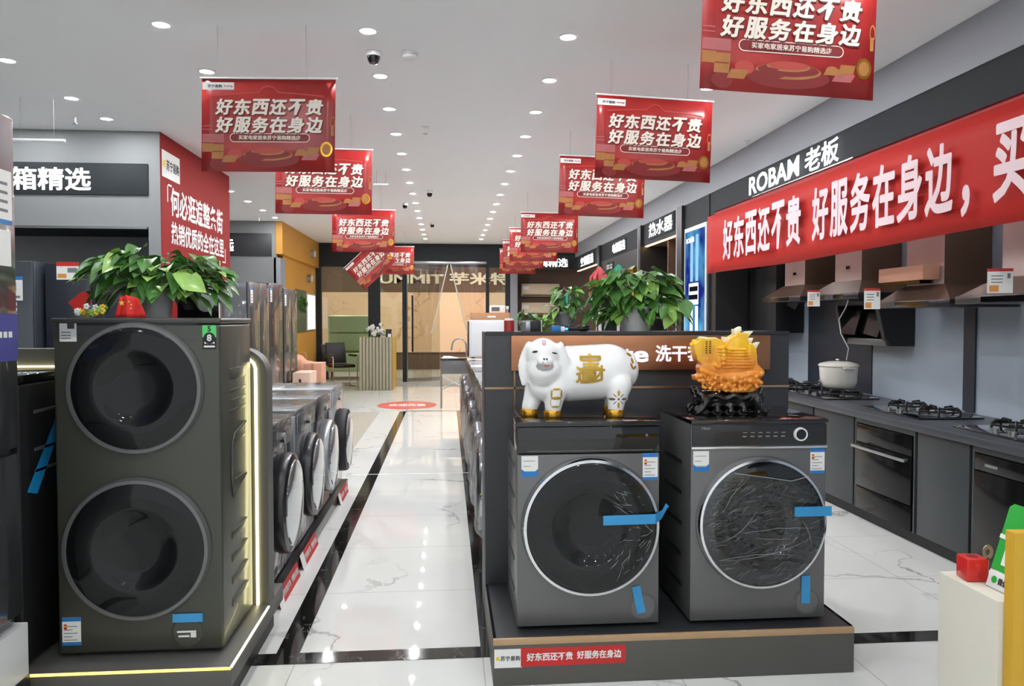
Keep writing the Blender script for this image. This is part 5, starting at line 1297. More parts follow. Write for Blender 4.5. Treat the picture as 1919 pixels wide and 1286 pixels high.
# ------------------------------------------------------------------ amber carved ship on a black stand
amber = bpy.data.materials.new('amber_resin'); amber.use_nodes = True
nt = amber.node_tree; p_ = nt.nodes['Principled BSDF']; tc = nt.nodes.new('ShaderNodeTexCoord')
sx_ = nt.nodes.new('ShaderNodeSeparateXYZ'); nt.links.new(tc.outputs['Object'], sx_.inputs[0])
nn = nt.nodes.new('ShaderNodeTexNoise'); nn.inputs['Scale'].default_value = 14; nt.links.new(tc.outputs['Object'], nn.inputs['Vector'])
ma = nt.nodes.new('ShaderNodeMath'); ma.operation = 'MULTIPLY_ADD'; ma.inputs[1].default_value = 0.16; nt.links.new(nn.outputs[0], ma.inputs[0]); nt.links.new(sx_.outputs['Z'], ma.inputs[2])
mr = nt.nodes.new('ShaderNodeMapRange'); mr.inputs['From Min'].default_value = 0.14; mr.inputs['From Max'].default_value = 0.46; nt.links.new(ma.outputs[0], mr.inputs[0])
cr = nt.nodes.new('ShaderNodeValToRGB'); cr.color_ramp.elements[0].position = 0.08; cr.color_ramp.elements[0].color = srgb(236, 150, 48); cr.color_ramp.elements[1].position = 0.42; cr.color_ramp.elements[1].color = srgb(255, 196, 30)
e3 = cr.color_ramp.elements.new(0.92); e3.color = srgb(252, 216, 96)
nt.links.new(mr.outputs[0], cr.inputs[0]); nt.links.new(cr.outputs[0], p_.inputs['Base Color'])
p_.inputs['Roughness'].default_value = 0.28; p_.inputs['Coat Weight'].default_value = 0.6; p_.inputs['Subsurface Weight'].default_value = 0.5; p_.inputs['Subsurface Scale'].default_value = 1; p_.inputs['Subsurface Radius'].default_value = (0.03, 0.014, 0.003)
pale = mat('pale_amber_tip', (254, 244, 214), 0.3, coat=0.5, sss=0.3)
sh = thing('amber_ship', 'orange amber carving of a sailing ship on waves, on a black stand', 'carving', (1.236, 3.33, TOP + 0.12))
def sp(cx, cy): return ((cx - 530) / 4.286 / K, (815 - cy) / 4.286 / K - 0.113)
out = [(240, 300), (235, 255), (300, 205), (400, 205), (465, 220), (492, 262), (525, 215), (585, 180), (600, 160), (660, 165), (690, 175), (680, 260), (720, 255), (755, 300), (765, 420), (812, 465), (822, 510), (790, 540), (800, 590), (770, 620), (735, 648), (600, 656), (470, 640), (350, 620), (320, 570), (260, 555), (250, 515), (295, 505), (285, 450), (300, 420), (262, 390), (250, 340)]
b = MB(); b.prism([(sp(*q)[0], -0.03, sp(*q)[1]) for q in out], (0, 0.075, 0), amber)
rnd = random.Random(3)
def bl(cx, cy, y, r): x, z = sp(cx, cy); b.ball((x, y, z), r, amber, 12)
# sails with shallow relief
bl(345, 310, -0.02, (0.06, 0.012, 0.05)); bl(350, 370, -0.02, (0.05, 0.012, 0.04)); bl(600, 300, -0.02, (0.06, 0.018, 0.06)); bl(700, 370, -0.02, (0.034, 0.018, 0.07)); bl(590, 400, -0.022, (0.08, 0.018, 0.05))
for k in range(7): bl(470 + 6 * k, 290 + 26 * k, -0.038, (0.03, 0.008, 0.0035)); bl(590 + 8 * k, 300 + 24 * k, -0.04, (0.05, 0.008, 0.0035))
for k in range(5): bl(470, 280 + 34 * k, -0.04, (0.012, 0.01, 0.008))
# hull rail and waves
for k in range(26):
    q = k / 25; bl(290 + 500 * q, 470 + 70 * math.sin(q * PI * 0.8) - 10 * q, -0.036, 0.011)
bl(600, 520, -0.03, (0.11, 0.02, 0.025)); bl(700, 500, -0.03, (0.06, 0.02, 0.02))
for k in range(170):
    cx = rnd.uniform(265, 795); cy = rnd.uniform(505, 645)
    if (cx - 530) ** 2 / 280 ** 2 + (cy - 540) ** 2 / 115 ** 2 < 1: bl(cx, cy, -0.032 - rnd.random() * 0.016, rnd.uniform(0.004, 0.011))
bl(430, 440, -0.04, 0.011); bl(410, 425, -0.03, 0.009); bl(560, 545, -0.045, 0.016); bl(690, 555, -0.045, 0.015); bl(265, 525, -0.02, 0.013); bl(805, 490, -0.015, 0.016); bl(225, 260, 0.0, 0.009); bl(215, 300, 0, 0.008); bl(245, 235, 0.0, 0.01)
me = fuse(b, 0.003, 3, 0.5)
obj_from(me, 'hull_and_sails', sh)
tp = MB()
for poly in ([(580, 180), (575, 130), (592, 142), (600, 132), (635, 112), (640, 150), (612, 168)], [(650, 168), (690, 155), (740, 150), (700, 195), (682, 240)], [(690, 225), (742, 204), (722, 252), (690, 262)], [(730, 262), (796, 240), (768, 290), (748, 306)], [(495, 250), (490, 196), (530, 204), (545, 212)], [(290, 215), (300, 194), (330, 196), (360, 205), (420, 202), (450, 214), (400, 222)]):
    tp2 = MB(); tp2.prism([(sp(*q)[0], -0.014, sp(*q)[1]) for q in poly], (0, 0.04, 0), pale); me = fuse(tp2, 0.0022, 2, 0.4); obj_from(me, 'pale_tip', sh)
tx = MB()
for k in range(2):
    for j in range(6):
        x, z = sp(318 + 30 * k, 235 + 18 * j); tx.box(x - 0.003, x + 0.003, -0.0605, -0.05, z - 0.003, z + 0.003, mat('brown_script', (120, 78, 20), 0.5, var=0) if 'brown_script' not in MATS else MATS['brown_script'])
tx.build('carved_script', sh)
sd = thing('carved_stand', 'black lacquered carved stand with curled feet under the amber ship', 'stand', (1.236, 3.33, TOP + 0.001))
b = MB()
def sb(cx, cy, y, r): x = (cx - 530) / 4.286 / K; z = max(0.008, (815 - cy) / 4.286 / K); b.ball((x, y, z), r, lacquer, 12)
for k in range(24):
    q = k / 23; cx = 290 + 500 * q
    sb(cx, 660 + 12 * math.sin(q * 20) + 30 * math.sin(q * PI) * 0.6, -0.04, 0.014); sb(cx, 660, 0.045, 0.014); sb(cx, 700, -0.03, 0.018); sb(cx, 700, 0.03, 0.018); sb(cx, 690, 0, 0.026); sb(cx, 735, 0, 0.028); sb(cx, 735, -0.025, 0.016)
for sgn in (-1, 1):
    for y in (-0.055, 0.055):
        for k in range(8):
            q = k / 7; sb(530 + sgn * (215 + 60 * q * q), 700 + 95 * q, y, 0.02 - 0.007 * q)
        for k in range(7): a = PI * 1.6 * k / 6; sb(530 + sgn * (270 + 26 * math.cos(a)), 775 - 22 * math.sin(a), y, 0.011)
        sb(530 + sgn * 270, 610 + 6, y * 0.6, 0.014); sb(530 + sgn * 262, 640, y * 0.6, 0.016); sb(530 + sgn * 285, 800, y, 0.012); sb(530 + sgn * 225, 800, y, 0.012)
for cx in (420, 530, 640): sb(cx, 760, -0.04, 0.016); sb(cx, 790, -0.045, 0.014); sb(cx, 760, 0.04, 0.016); sb(cx, 790, 0.045, 0.014)
me = fuse(b, 0.0045, 2, 0.4)
for v in me.vertices:
    if v.co.z < 0.0: v.co.z = 0.0
obj_from(me, 'carved_wood', sd)

# ------------------------------------------------------------------ pothos plants
def leaf_into(mb, pos, dirv, size, roll, m, droop=0.4, floor_z=0.004):
    d = Vector(dirv).normalized(); s_ = d.cross(Vector((0, 0, 1)))
    if s_.length < 0.1: s_ = Vector((1, 0, 0))
    s_.normalize(); n = s_.cross(d).normalized()
    Rm = Matrix.Rotation(roll, 3, d); s_ = Rm @ s_; n = Rm @ n
    prof = [(0, 0.02), (0.1, 0.26), (0.3, 0.4), (0.55, 0.34), (0.8, 0.17), (1.0, 0.0)]
    vs = []; fs = []
    for t, w in prof:
        c = Vector(pos) + d * t * size + Vector((0, 0, -droop * t * t * size))
        for k in (-1, -0.5, 0, 0.5, 1): vs.append(c + s_ * w * k * size + n * (abs(k) * w * 0.3 * size) - d * (0.1 * size * abs(k) if t == 0 else 0))
    lo = min(v.z for v in vs)
    if floor_z is not None and lo < floor_z: vs = [Vector((v.x, v.y, v.z + floor_z - lo)) for v in vs]
    for i in range(len(prof) - 1):
        for k in range(4): fs.append((i * 5 + k, i * 5 + k + 1, (i + 1) * 5 + k + 1, (i + 1) * 5 + k))
    mb.raw(vs, fs, m)
def pothos(t, r, hgt, n, size, base, seed, trail=0.0, squash=1.0, young=0.15, up=0.0):
    rnd = random.Random(seed); f = MB(); st = MB()
    for k in range(n):
        a = 2 * PI * rnd.random(); q = rnd.random() ** 0.6
        el_ = rnd.uniform(-0.25 - trail, 1.15)
        R = r * (0.35 + 0.65 * q)
        p = Vector((math.cos(a) * R * max(0.25, math.cos(el_)), math.sin(a) * R * squash * max(0.25, math.cos(el_)), base + up + hgt * (0.25 + 0.75 * math.sin(el_)) * (0.5 + 0.5 * q)))
        if p.z < 0.03 and p.length < 0.1: p.z = 0.06
        d = Vector((math.cos(a) * 0.9, math.sin(a) * 0.9 - 0.35, rnd.uniform(-0.75, 0.25)))
        sz = size * rnd.uniform(0.65, 1.2)
        lim = -0.02 if math.hypot(p.x, p.y * 1) > 0 else 0
        p.z = max(p.z, 0.03)
        leaf_into(f, p, d, sz, rnd.uniform(-0.7, 0.7), leaf_l if rnd.random() < young else leaf_m)
        if k % 2 == 0:
            o = Vector((math.cos(a) * 0.03, math.sin(a) * 0.03, base - 0.01)); mid = (o + p) / 2 + Vector((0, 0, 0.04))
            st.tube([o, mid, p], 0.0022, stem_m, 5)
    f.build('foliage', t); st.build('stems', t)
def pot(t, r0, r1, h, m=pot_m):
    b = MB(); b.lathe([(0, 0), (r0, 0), (r1, h), (r1 + 0.006, h), (r1 + 0.006, h - 0.012), (r1 - 0.004, h), (r1 - 0.006, h - 0.005), (r0 * 0.9, 0.01)], m, 32); b.build('pot', t)
    MB().cyl((0, 0, h - 0.018), r1 - 0.012, 0.008, soil_m, 'Z', 24).build('soil', t)
t = thing('potted_pothos', 'bushy pothos in grey plastic pot standing on the tall twin-drum washer', 'pot plant', (-1.155, 3.185, 1.4735))
pot(t, 0.058, 0.07, 0.115); pothos(t, 0.265, 0.19, 190, 0.082, 0.1, 5, 0.1, 0.42, 0.2)
b = MB(); leaf_into(b, (0.15, -0.1, 0.14), (0.7, -0.4, -0.1), 0.11, 0.9, leaf_l, 0.3); leaf_into(b, (0.18, -0.06, 0.09), (0.5, -0.3, -0.5), 0.1, -0.4, leaf_m, 0.2); b.build('large_leaves', t)
PT = 1.4055
t = thing('potted_pothos', 'large pothos in pale pot on top of the charcoal partition', 'pot plant', (0.945, 3.83, PT))
pot(t, 0.07, 0.095, 0.125, mat('white_translucent_pot', (206, 208, 206), 0.35, var=0.08)); pothos(t, 0.225, 0.22, 160, 0.098, 0.11, 11, 0.3, 0.36, 0.2); b = MB()
rq = random.Random(77)
for q in range(15):
    x = rq.uniform(-0.22, 0.22); z = rq.uniform(0.09, 0.17); leaf_into(b, (x, -0.1 - rq.uniform(0, 0.05), z), (rq.uniform(-0.7, 0.7), rq.uniform(-0.6, -0.1), -1.0), rq.uniform(0.065, 0.115), rq.uniform(-1.0, 1.0), leaf_l if q % 5 == 0 else leaf_m, 0.1)
b.build('trailing_leaves', t)
bx_ = thing('set_top_tray', 'black flat appliance with blue light on the charcoal partition', 'appliance', (0.66, 3.9, PT))
MB().box(-0.11, 0.05, -0.08, 0.08, 0.004, 0.03, gloss_black, 0.004).build('body', bx_)
MB().box(-0.1, -0.06, -0.0815, -0.0802, 0.008, 0.018, emitter('blue_indicator', (60, 130, 255), 4)).build('indicator', bx_)
for sx_i in (-0.1, 0.02): MB().box(sx_i, sx_i + 0.02, -0.06, 0.06, 0, 0.0045, rubber).build('foot', bx_)
t = thing('potted_pothos', 'small pothos in grey pot left of a larger one on the partition', 'pot plant', (0.6, 3.9, PT + 0.031))
pot(t, 0.042, 0.055, 0.068, mat('dark_grey_pot', (120, 122, 124), 0.4)); pothos(t, 0.075, 0.15, 60, 0.055, 0.062, 21, 0.1, 0.6, 0.3)
t = thing('leafy_sprig', 'bright green plastic sprig on the partition left of the small pothos', 'plant', (0.49, 3.82, PT))
f = MB(); rnd = random.Random(9)
for k in range(34): leaf_into(f, (rnd.uniform(-0.03, 0.03), rnd.uniform(-0.02, 0.02), rnd.uniform(0.03, 0.07)), (rnd.uniform(-1, 1), rnd.uniform(-1, 0.2), rnd.uniform(-0.2, 0.5)), rnd.uniform(0.02, 0.035), rnd.uniform(-1, 1), leaf_l, 0.2)
f.build('foliage', t); b = MB()
for k in range(5): b.tube([(0, 0, 0.0), (-0.04 + 0.02 * k, 0, 0.035)], 0.003, stem_m, 5)
b.cyl((0, 0, 0.004), 0.018, 0.008, stem_m, 'Z', 12); b.build('stems', t)
t = thing('potted_pothos', 'tiny pothos in grey pot on the partition edge below the air conditioners', 'pot plant', (0.405, 3.94, PT))
pot(t, 0.028, 0.042, 0.055); pothos(t, 0.055, 0.06, 16, 0.04, 0.05, 33, 0.1, 0.5, 0.1)
t = thing('red_canister', 'small red and white canister at the left end of the partition top', 'canister', (0.312, 3.9, PT)); b = MB(); b.lathe([(0, 0), (0.026, 0), (0.026, 0.055), (0, 0.055)], mat('red_tin', (176, 60, 56), 0.35), 24); b.build('body', t); MB().lathe([(0, 0.066), (0.02, 0.066), (0.025, 0.0555), (0, 0.0555)], paper, 24).build('lid', t)
t = thing('boxed_gadget', 'black and white upright package beside the red canister on the partition', 'package', (0.43, 3.8, PT)); MB().box(-0.02, 0.03, -0.02, 0.02, 0, 0.052, black_matt, 0.002).build('body', t); MB().box(0.0305, 0.034, -0.02, 0.02, 0, 0.055, paper).build('side_panel', t); MB().box(-0.045, -0.0205, -0.015, 0.015, 0, 0.05, steel, 0.002).build('end_panel', t)
t = thing('boxed_gadget', 'small blue and white object under the bright green sprig', 'package', (0.525, 3.74, PT)); MB().box(-0.02, 0.025, -0.015, 0.015, 0, 0.03, print_blue, 0.003).build('body', t); MB().box(0.0255, 0.045, -0.014, 0.014, 0, 0.026, paper, 0.003).build('cap', t)

# ------------------------------------------------------------------ flags and flowers on the tall washer
def flag(x, y, w, h, ang, label):
    t = thing('small_flag', label, 'flag', (x, y, 1.4725), 0, 'small red flags on the tall washer')
    n = 8; vs = []; fs = []
    for i in range(n + 1):
        for j in range(6):
            u = i / n; v = j / 5
            px_ = (u - 0.5) * w * (1 - 0.45 * v) ; vs.append((px_ + ang * v * h, -0.02 * math.sin(u * PI) * (1 - 0.5 * v) + 0.012 * math.sin(u * 9), 0.002 + v * h * (1 - 0.25 * abs(u - 0.4) * v)))
    for i in range(n):
        for j in range(5): fs.append((i * 6 + j, (i + 1) * 6 + j, (i + 1) * 6 + j + 1, i * 6 + j + 1))
    b = MB(); b.raw(vs, fs, flag_red); o = b.build('cloth', t); md = o.modifiers.new('thickness', 'SOLIDIFY'); md.thickness = 0.001
    b = MB()
    for cx, cz, r in ((-0.018, h * 0.66, 0.012), (0.008, h * 0.72, 0.005), (0.016, h * 0.58, 0.005), (0.014, h * 0.42, 0.005), (0.0, h * 0.34, 0.005)):
        pts = []
        for k in range(10): a = PI / 2 + PI * k / 5; rr_ = r if k % 2 == 0 else r * 0.42; pts.append((cx + rr_ * math.cos(a) + ang * cz, -0.026, cz + rr_ * math.sin(a)))
        b.raw(pts + [(cx + ang * cz, -0.026, cz)], [(k, (k + 1) % 10, 10) for k in range(10)], star_y)
    b.build('stars', t)
flag(-1.19, 3.03, 0.115, 0.085, -0.05, 'red flag with yellow stars drooping in front of the pothos pot')
t = thing('small_flag', 'red flag folded to a point at the left end of the tall washer top', 'flag', (-1.47, 3.15, 1.4725), 0, 'small red flags on the tall washer')
b = MB(); b.raw([(0.0, 0, 0.06), (0.06, -0.01, 0.105), (0.09, 0.01, 0.085), (0.075, -0.012, 0.03), (0.04, -0.014, 0.02), (0.1, 0, 0.09)], [(0, 4, 3, 2, 1), (2, 3, 5)], flag_red); b.build('cloth', t)
MB().tube([(0.09, 0.0, 0.0), (0.085, 0.0, 0.09)], 0.002, cord_m, 6).build('stick', t)
t = thing('artificial_flowers', 'cluster of small white and yellow artificial flowers beside the drooping flag', 'flowers', (-1.345, 3.06, 1.4725))
f = MB(); rnd = random.Random(4)
for k in range(20):
    c = Vector((rnd.uniform(-0.055, 0.05), rnd.uniform(-0.03, 0.03), rnd.uniform(0.012, 0.045)))
    m = [star_y, paper, leaf_l][k % 3]
    for q in range(5): a = 2 * PI * q / 5; f.ball(c + Vector((0.007 * math.cos(a), -0.002, 0.007 * math.sin(a))), (0.0055, 0.004, 0.0055), m, 6)
f.build('blossoms', t); b = MB()
for k in range(7): b.tube([(-0.05 + 0.016 * k, 0, 0), (-0.045 + 0.015 * k, 0, 0.03)], 0.002, stem_m, 5)
b.build('stems', t)

# ------------------------------------------------------------------ far end of the shop
t = thing('reception_desk', 'slatted grey-green reception desk with yellow side by the far door', 'desk', (-1.455, 15.95, 0))
slat = mat('sage_slat_board', (158, 154, 132), 0.5, var=0.06)
slat_d = mat('sage_slat_groove', (120, 116, 96), 0.5, var=0.06)
b = MB(); b.box(-0.335, 0.335, 0.012, 0.05, 0, 1.09, slat_d)
for k in range(10):
    x = -0.335 + 0.067 * k; b.box(x + 0.004, x + 0.056, -0.012, 0.012, 0, 1.09, slat, 0.006, 2)
b.build('slatted_front', t)
MB().box(0.318, 0.336, 0.05, 1.25, 0, 1.09, yellow_board).build('side_panel', t)
MB().box(-0.336, -0.318, 0.05, 1.25, 0, 1.09, yellow_board).build('side_panel', t)
MB().box(-0.318, 0.318, 0.05, 1.24, 0.86, 0.89, slat).build('desk_top', t)
b = MB(); b.text('J', paper, (0.3365, 0.35, 0.9), (0, 1, 0), (0, 0, 1), h=0.2, bold=0.03, depth=0.001); b.build('lettering', t)
t = thing('flower_arrangement', 'white flowers with dark leaves in a low pot on the reception desk', 'flowers', (-1.5, 16.32, 0.891))
f = MB(); rnd = random.Random(12); g_ = MB()
for k in range(26):
    a = rnd.uniform(0, 2 * PI); R_2 = rnd.uniform(0.04, 0.16); c = Vector((math.cos(a) * R_2, math.sin(a) * R_2 * 0.7, 0.3 + rnd.uniform(-0.06, 0.16)))
    for q in range(5): p = 2 * PI * q / 5; f.ball(c + Vector((0.02 * math.cos(p), 0, 0.02 * math.sin(p))), (0.018, 0.012, 0.018), paper, 6)
    leaf_into(g_, c + Vector((0, 0.02, -0.03)), (math.cos(a), math.sin(a) - 0.3, rnd.uniform(-0.4, 0.4)), 0.1, 0.3, leaf_m)
f.build('blossoms', t); g_.build('leaves', t)
b = MB(); b.lathe([(0, 0), (0.07, 0), (0.09, 0.2), (0.08, 0.2), (0, 0.19)], black_matt, 20); b.build('pot', t)
b = MB()
for k in range(8): a = PI / 4 * k; b.tube([(0, 0, 0.18), (0.1 * math.cos(a), 0.07 * math.sin(a), 0.32)], 0.004, stem_m, 5)
b.build('stems', t)
t = thing('table_sign', 'small black stand-up sign at the right end of the reception desk', 'sign', (-1.2, 16.08, 0.891))
b = MB(); b.prism([(-0.06, -0.05, 0), (-0.06, 0.05, 0), (-0.06, 0.0, 0.36)], (0.12, 0, 0), black_matt); b.build('stand', t); MB().box(-0.015, 0.05, -0.056, -0.052, 0.03, 0.26, paper, M=Matrix.Rotation(-0.12, 4, 'X')).build('notice', t)
# office chair beside the desk
t = thing('office_chair', 'black visitor chair with chrome sled frame left of the reception desk', 'chair', (-2.28, 16.9, 0), 0.5)
MB().box(-0.24, 0.24, -0.24, 0.22, 0.42, 0.49, black_matt, 0.03, 3).build('seat', t)
b = MB(); Mx = Matrix.Translation((0, 0.25, 0.5)) @ Matrix.Rotation(-0.25, 4, 'X'); b.box(-0.22, 0.22, -0.02, 0.03, 0, 0.46, black_matt, 0.02, 3, M=Mx); b.build('backrest', t)
for s in (-1, 1):
    MB().tube([(s * 0.26, 0.22, 0.66), (s * 0.27, -0.22, 0.66), (s * 0.27, -0.25, 0.62), (s * 0.27, -0.25, 0.03), (s * 0.27, -0.22, 0.013), (s * 0.27, 0.25, 0.013)], 0.013, chrome, 8).build('leg', t)
    MB().box(s * 0.27 - 0.025, s * 0.27 + 0.025, -0.2, 0.2, 0.67, 0.695, black_matt, 0.008).build('armrest', t)
b = MB(); b.tube([(-0.27, 0.25, 0.013), (0.27, 0.25, 0.013)], 0.012, chrome, 8); b.tube([(-0.27, -0.0, 0.42), (0.27, -0.0, 0.42)], 0.01, chrome, 8); b.build('cross_bar', t)
t = thing('office_chair', 'second black visitor chair behind another at the far left glass', 'chair', (-2.5, 17.55, 0), 0.6)
MB().box(-0.22, 0.22, -0.22, 0.2, 0.42, 0.48, black_matt, 0.03, 3).build('seat', t)
b = MB(); Mx = Matrix.Translation((0, 0.22, 0.48)) @ Matrix.Rotation(-0.25, 4, 'X'); b.box(-0.2, 0.2, -0.02, 0.03, 0, 0.42, black_matt, 0.02, 3, M=Mx); b.build('backrest', t)
for s in (-1, 1): MB().tube([(s * 0.24, 0.2, 0.44), (s * 0.24, -0.2, 0.44), (s * 0.24, -0.22, 0.02), (s * 0.24, 0.2, 0.013)], 0.012, chrome, 8).build('leg', t)
b = MB(); b.tube([(-0.24, 0.2, 0.013), (0.24, 0.2, 0.013)], 0.012, chrome, 8); b.build('cross_bar', t)
pg = mat('pale_green_upholstery', (206, 222, 178), 0.45, var=0.06)
t = thing('pale_green_sofa', 'pale green high-backed sofa seen through the far left glass', 'sofa', (-2.35, 19.4, 0))
b = MB(); b.box(-0.62, 0.52, 0.2, 0.5, 0.2, 1.55, pg, 0.05, 3); b.build('backrest', t); MB().box(-0.62, 0.52, -0.4, 0.195, 0.18, 0.62, pg, 0.05, 3).build('seat', t)
MB().box(-0.58, 0.48, 0.12, 0.198, 1.12, 1.54, pg, 0.035, 3).build('head_cushion', t); MB().box(-0.58, 0.48, 0.1, 0.198, 0.66, 1.1, pg, 0.035, 3).build('back_cushion', t)
for sx_i in (-0.55, 0.45):
    for sy_i in (-0.35, 0.42): MB().cyl((sx_i, sy_i, 0.095), 0.03, 0.19, black_matt, 'Z', 12).build('leg', t)
# glass doors with dark bar handles, one leaf ajar; door curtain
t = thing('glass_door', 'far glass door leaf with long dark handle and chrome edges, ajar', 'door', (-0.93, 17.98, 0.0), 0.5)
MB().box(0.02, 0.86, -0.006, 0.006, 0.09, 2.6, glass_m).build('pane', t)
b = MB(); b.box(0.0, 0.88, -0.02, 0.02, 0.012, 0.09, steel); b.box(0, 0.88, -0.02, 0.02, 2.6, 2.65, steel); b.box(0.0, 0.02, -0.02, 0.02, 0.09, 2.6, steel); b.build('rail', t)
b = MB(); b.tube([(0.12, -0.06, 0.7), (0.12, -0.06, 2.0)], 0.022, gloss_black, 12); b.tube([(0.12, -0.06, 0.9), (0.12, -0.0, 0.9)], 0.012, steel); b.tube([(0.12, -0.06, 1.8), (0.12, 0, 1.8)], 0.012, steel); b.build('handle', t)
t = thing('door_curtain', 'clear plastic door curtain parted below cream zip lines in the far doorway', 'curtain', (0.05, 17.9, 0))
for s in (-1, 1):
    b = MB(); vs = []; fs = []
    for i in range(13):
        for j in range(17):
            u = i / 12; z = 2.72 - 2.7 * j / 16
            # the middle edge swings outwards below the top
            v = (2.72 - z) / 2.7
            inner = 0.03 + min(0.55, 0.45 * v * 1.4) if v < 0.6 else 0.03 + 0.378 + 0.0 * v
            x = inner + (0.83 - inner) * u
            vs.append((s * x, 0.03 * math.sin(u * 14 + v * 3) * (0.4 + v), z))
    for i in range(12):
        for j in range(16): fs.append((i * 17 + j, (i + 1) * 17 + j, (i + 1) * 17 + j + 1, i * 17 + j + 1))
    b.raw(vs, fs, curtain_m); c_ = b.build('curtain_panel', t)
    b = MB(); b.tube([(s * 0.03, -0.01, 2.71), (s * 0.22, -0.02, 1.9), (s * 0.41, -0.03, 1.13)], 0.014, cream_board, 6); b.build('zip_edge', t)
b = MB(); b.box(-0.86, 0.86, -0.03, 0.03, 2.722, 2.78, steel, 0.004); b.build('top_rail', t)
# wall pictures and lamps on the orange wall
t = thing('lit_menu_board', 'glowing white panel with green marks on the orange wall', 'sign', (OX - 0.036, 17.2, 1.6))
MB().box(0, 0.04, -0.5, 0.48, -0.38, 0.4, white_p, 0.003).build('frame', t); MB().box(0.0405, 0.043, -0.47, 0.45, -0.36, 0.37, emitter('lit_menu_panel', (245, 250, 250), 1.6)).build('lit_panel', t)
b = MB(); rnd = random.Random(2)
for k in range(8): y = rnd.uniform(-0.4, 0.35); z = rnd.uniform(-0.3, 0.3); b.box(0.0432, 0.044, y, y + 0.06, z, z + 0.02, leaf_m)
b.build('print', t)
t = thing('plant_picture', 'dark picture with a green plant on the orange wall beside the lit panel', 'picture', (OX - 0.036, 16.1, 1.6))
MB().box(0, 0.03, -0.5, 0.55, -0.4, 0.45, mat('dark_green_print', (60, 84, 66), 0.4, var=0.3, vscale=5)).build('panel', t)
b = MB(); rnd = random.Random(6)
for k in range(30): leaf_into(b, (0.034, rnd.uniform(-0.3, 0.3), 0.12 + rnd.uniform(-0.06, 0.16)), (0.15, rnd.uniform(-1, 1), rnd.uniform(-0.5, 1)), 0.13, 0.2, leaf_m, 0.1, None)
b.build('leaves', t)
for z, lb_ in ((2.86, 'upper round silver wall fitting on the orange wall'), (2.33, 'lower round silver wall fitting on the orange wall')):
    t = thing('wall_fitting', lb_, 'wall lamp', (OX + (0.031 if z > 2.62 else -0.039), 17.0, z), 0, 'silver fittings on the orange wall')
    MB().cyl((0.04, 0, 0), 0.09, 0.08, steel, 'X', 24).build('body', t); MB().cyl((0.09, 0, 0), 0.07, 0.02, white_p, 'X', 24).build('cap', t)
# cartons on the floor by the orange wall
t = thing('cardboard_box', 'salmon cardboard box stacked high by the orange wall, right of a crumpled bag', 'box', (-1.83, 10.9, 0.0)); MB().box(-0.12, 0.12, -0.2, 0.2, 0.0, 0.86, pink_card, 0.003).build('carton', t); MB().box(-0.02, 0.02, -0.2015, -0.2002, 0.0, 0.86, card).build('tape', t)
t = thing('crumpled_bag', 'crumpled salmon paper bag behind the salmon box by the orange wall', 'bag', (-2.2, 12.0, 0.0)); b = MB(); rnd = random.Random(5)
for k in range(14): b.ball((rnd.uniform(-0.12, 0.12), rnd.uniform(-0.1, 0.1), rnd.uniform(0.15, 0.78)), rnd.uniform(0.1, 0.17), pink_card, 10)
me = fuse(b, 0.03, 1, 0.5); zm = min(v.co.z for v in me.vertices)
for v in me.vertices: v.co.z -= zm; v.co += Vector((0.02 * noise.noise(v.co * 9), 0.02 * noise.noise(v.co * 8 + Vector((3, 0, 0))), 0))
for v in me.vertices: v.co.z = max(0, v.co.z)
obj_from(me, 'paper_body', t); MB().tube([(-0.05, 0, 0.85), (-0.03, 0, 0.95), (0.05, 0, 0.95), (0.07, 0, 0.85)], 0.006, card, 6).build('handle', t)
t = thing('cardboard_box', 'pale salmon cardboard box below the farthest refrigerator of the row', 'box', (-1.85, 10.25, 0.0)); MB().box(-0.11, 0.11, -0.25, 0.25, 0.0, 0.78, mat('pale_salmon_cardboard', (216, 184, 164), 0.8), 0.003).build('carton', t); MB().box(-0.03, 0.0, -0.2515, -0.2502, 0.6, 0.7, print_dark).build('printed_mark', t)
# red oval floor sticker
o = MB(); vs = []; n = 48
t = thing('floor_sticker', 'red oval floor sticker with pale lettering on the tiles near the far door', 'sticker', (-0.68, 13.2, 0.0))
b = MB(); b.cyl((0, 0, 0.001), 0.5, 0.002, mat('red_floor_sticker', (214, 92, 84), 0.3), 'Z', 48, M=Matrix.Diagonal((1, 1.2, 1, 1))); b.build('disc', t)
b = MB(); b.text('欢迎光临', paper, (0, 0, 0.002), (1, 0, 0), (0, 1, 0), w=0.62, h=0.34, bold=0.02, depth=0.0006); b.build('lettering', t)
# sink display at the end of the right row
t = thing('sink_stand', 'grey sink basin with arched tap on a folding metal stand near the far door', 'sink', (0.12, 12.9, 0))
b = MB(); b.box(-0.22, 0.22, -0.2, 0.2, 0.56, 0.79, gun, 0.01); b.build('basin', t)
MB().box(-0.24, 0.24, -0.22, 0.22, 0.791, 0.815, gloss_black, 0.004).build('rim', t)
for sx_i in (-0.22, 0.22):
    for sy_i in (-0.2, 0.2): MB().tube([(sx_i, sy_i, 0), (sx_i, sy_i, 0.79)], 0.014, steel, 8).build('leg', t)
for s in (-1, 1): MB().tube([(-0.22 * s, -0.205, 0.3), (0.22 * s, -0.205, 0.54)], 0.009, steel, 6).build('cross_brace', t)
b = MB(); pts = [(0.2, 0.1, 0.815), (0.2, 0.1, 1.0)] + [(0.2 - 0.12 + 0.12 * math.cos(PI * k / 8), 0.1 - 0.0, 1.0 + 0.14 * math.sin(PI * k / 8)) for k in range(1, 9)] + [(-0.05, 0.1, 0.94)]
b.tube(pts, 0.014, steel, 10); b.build('tap', t)
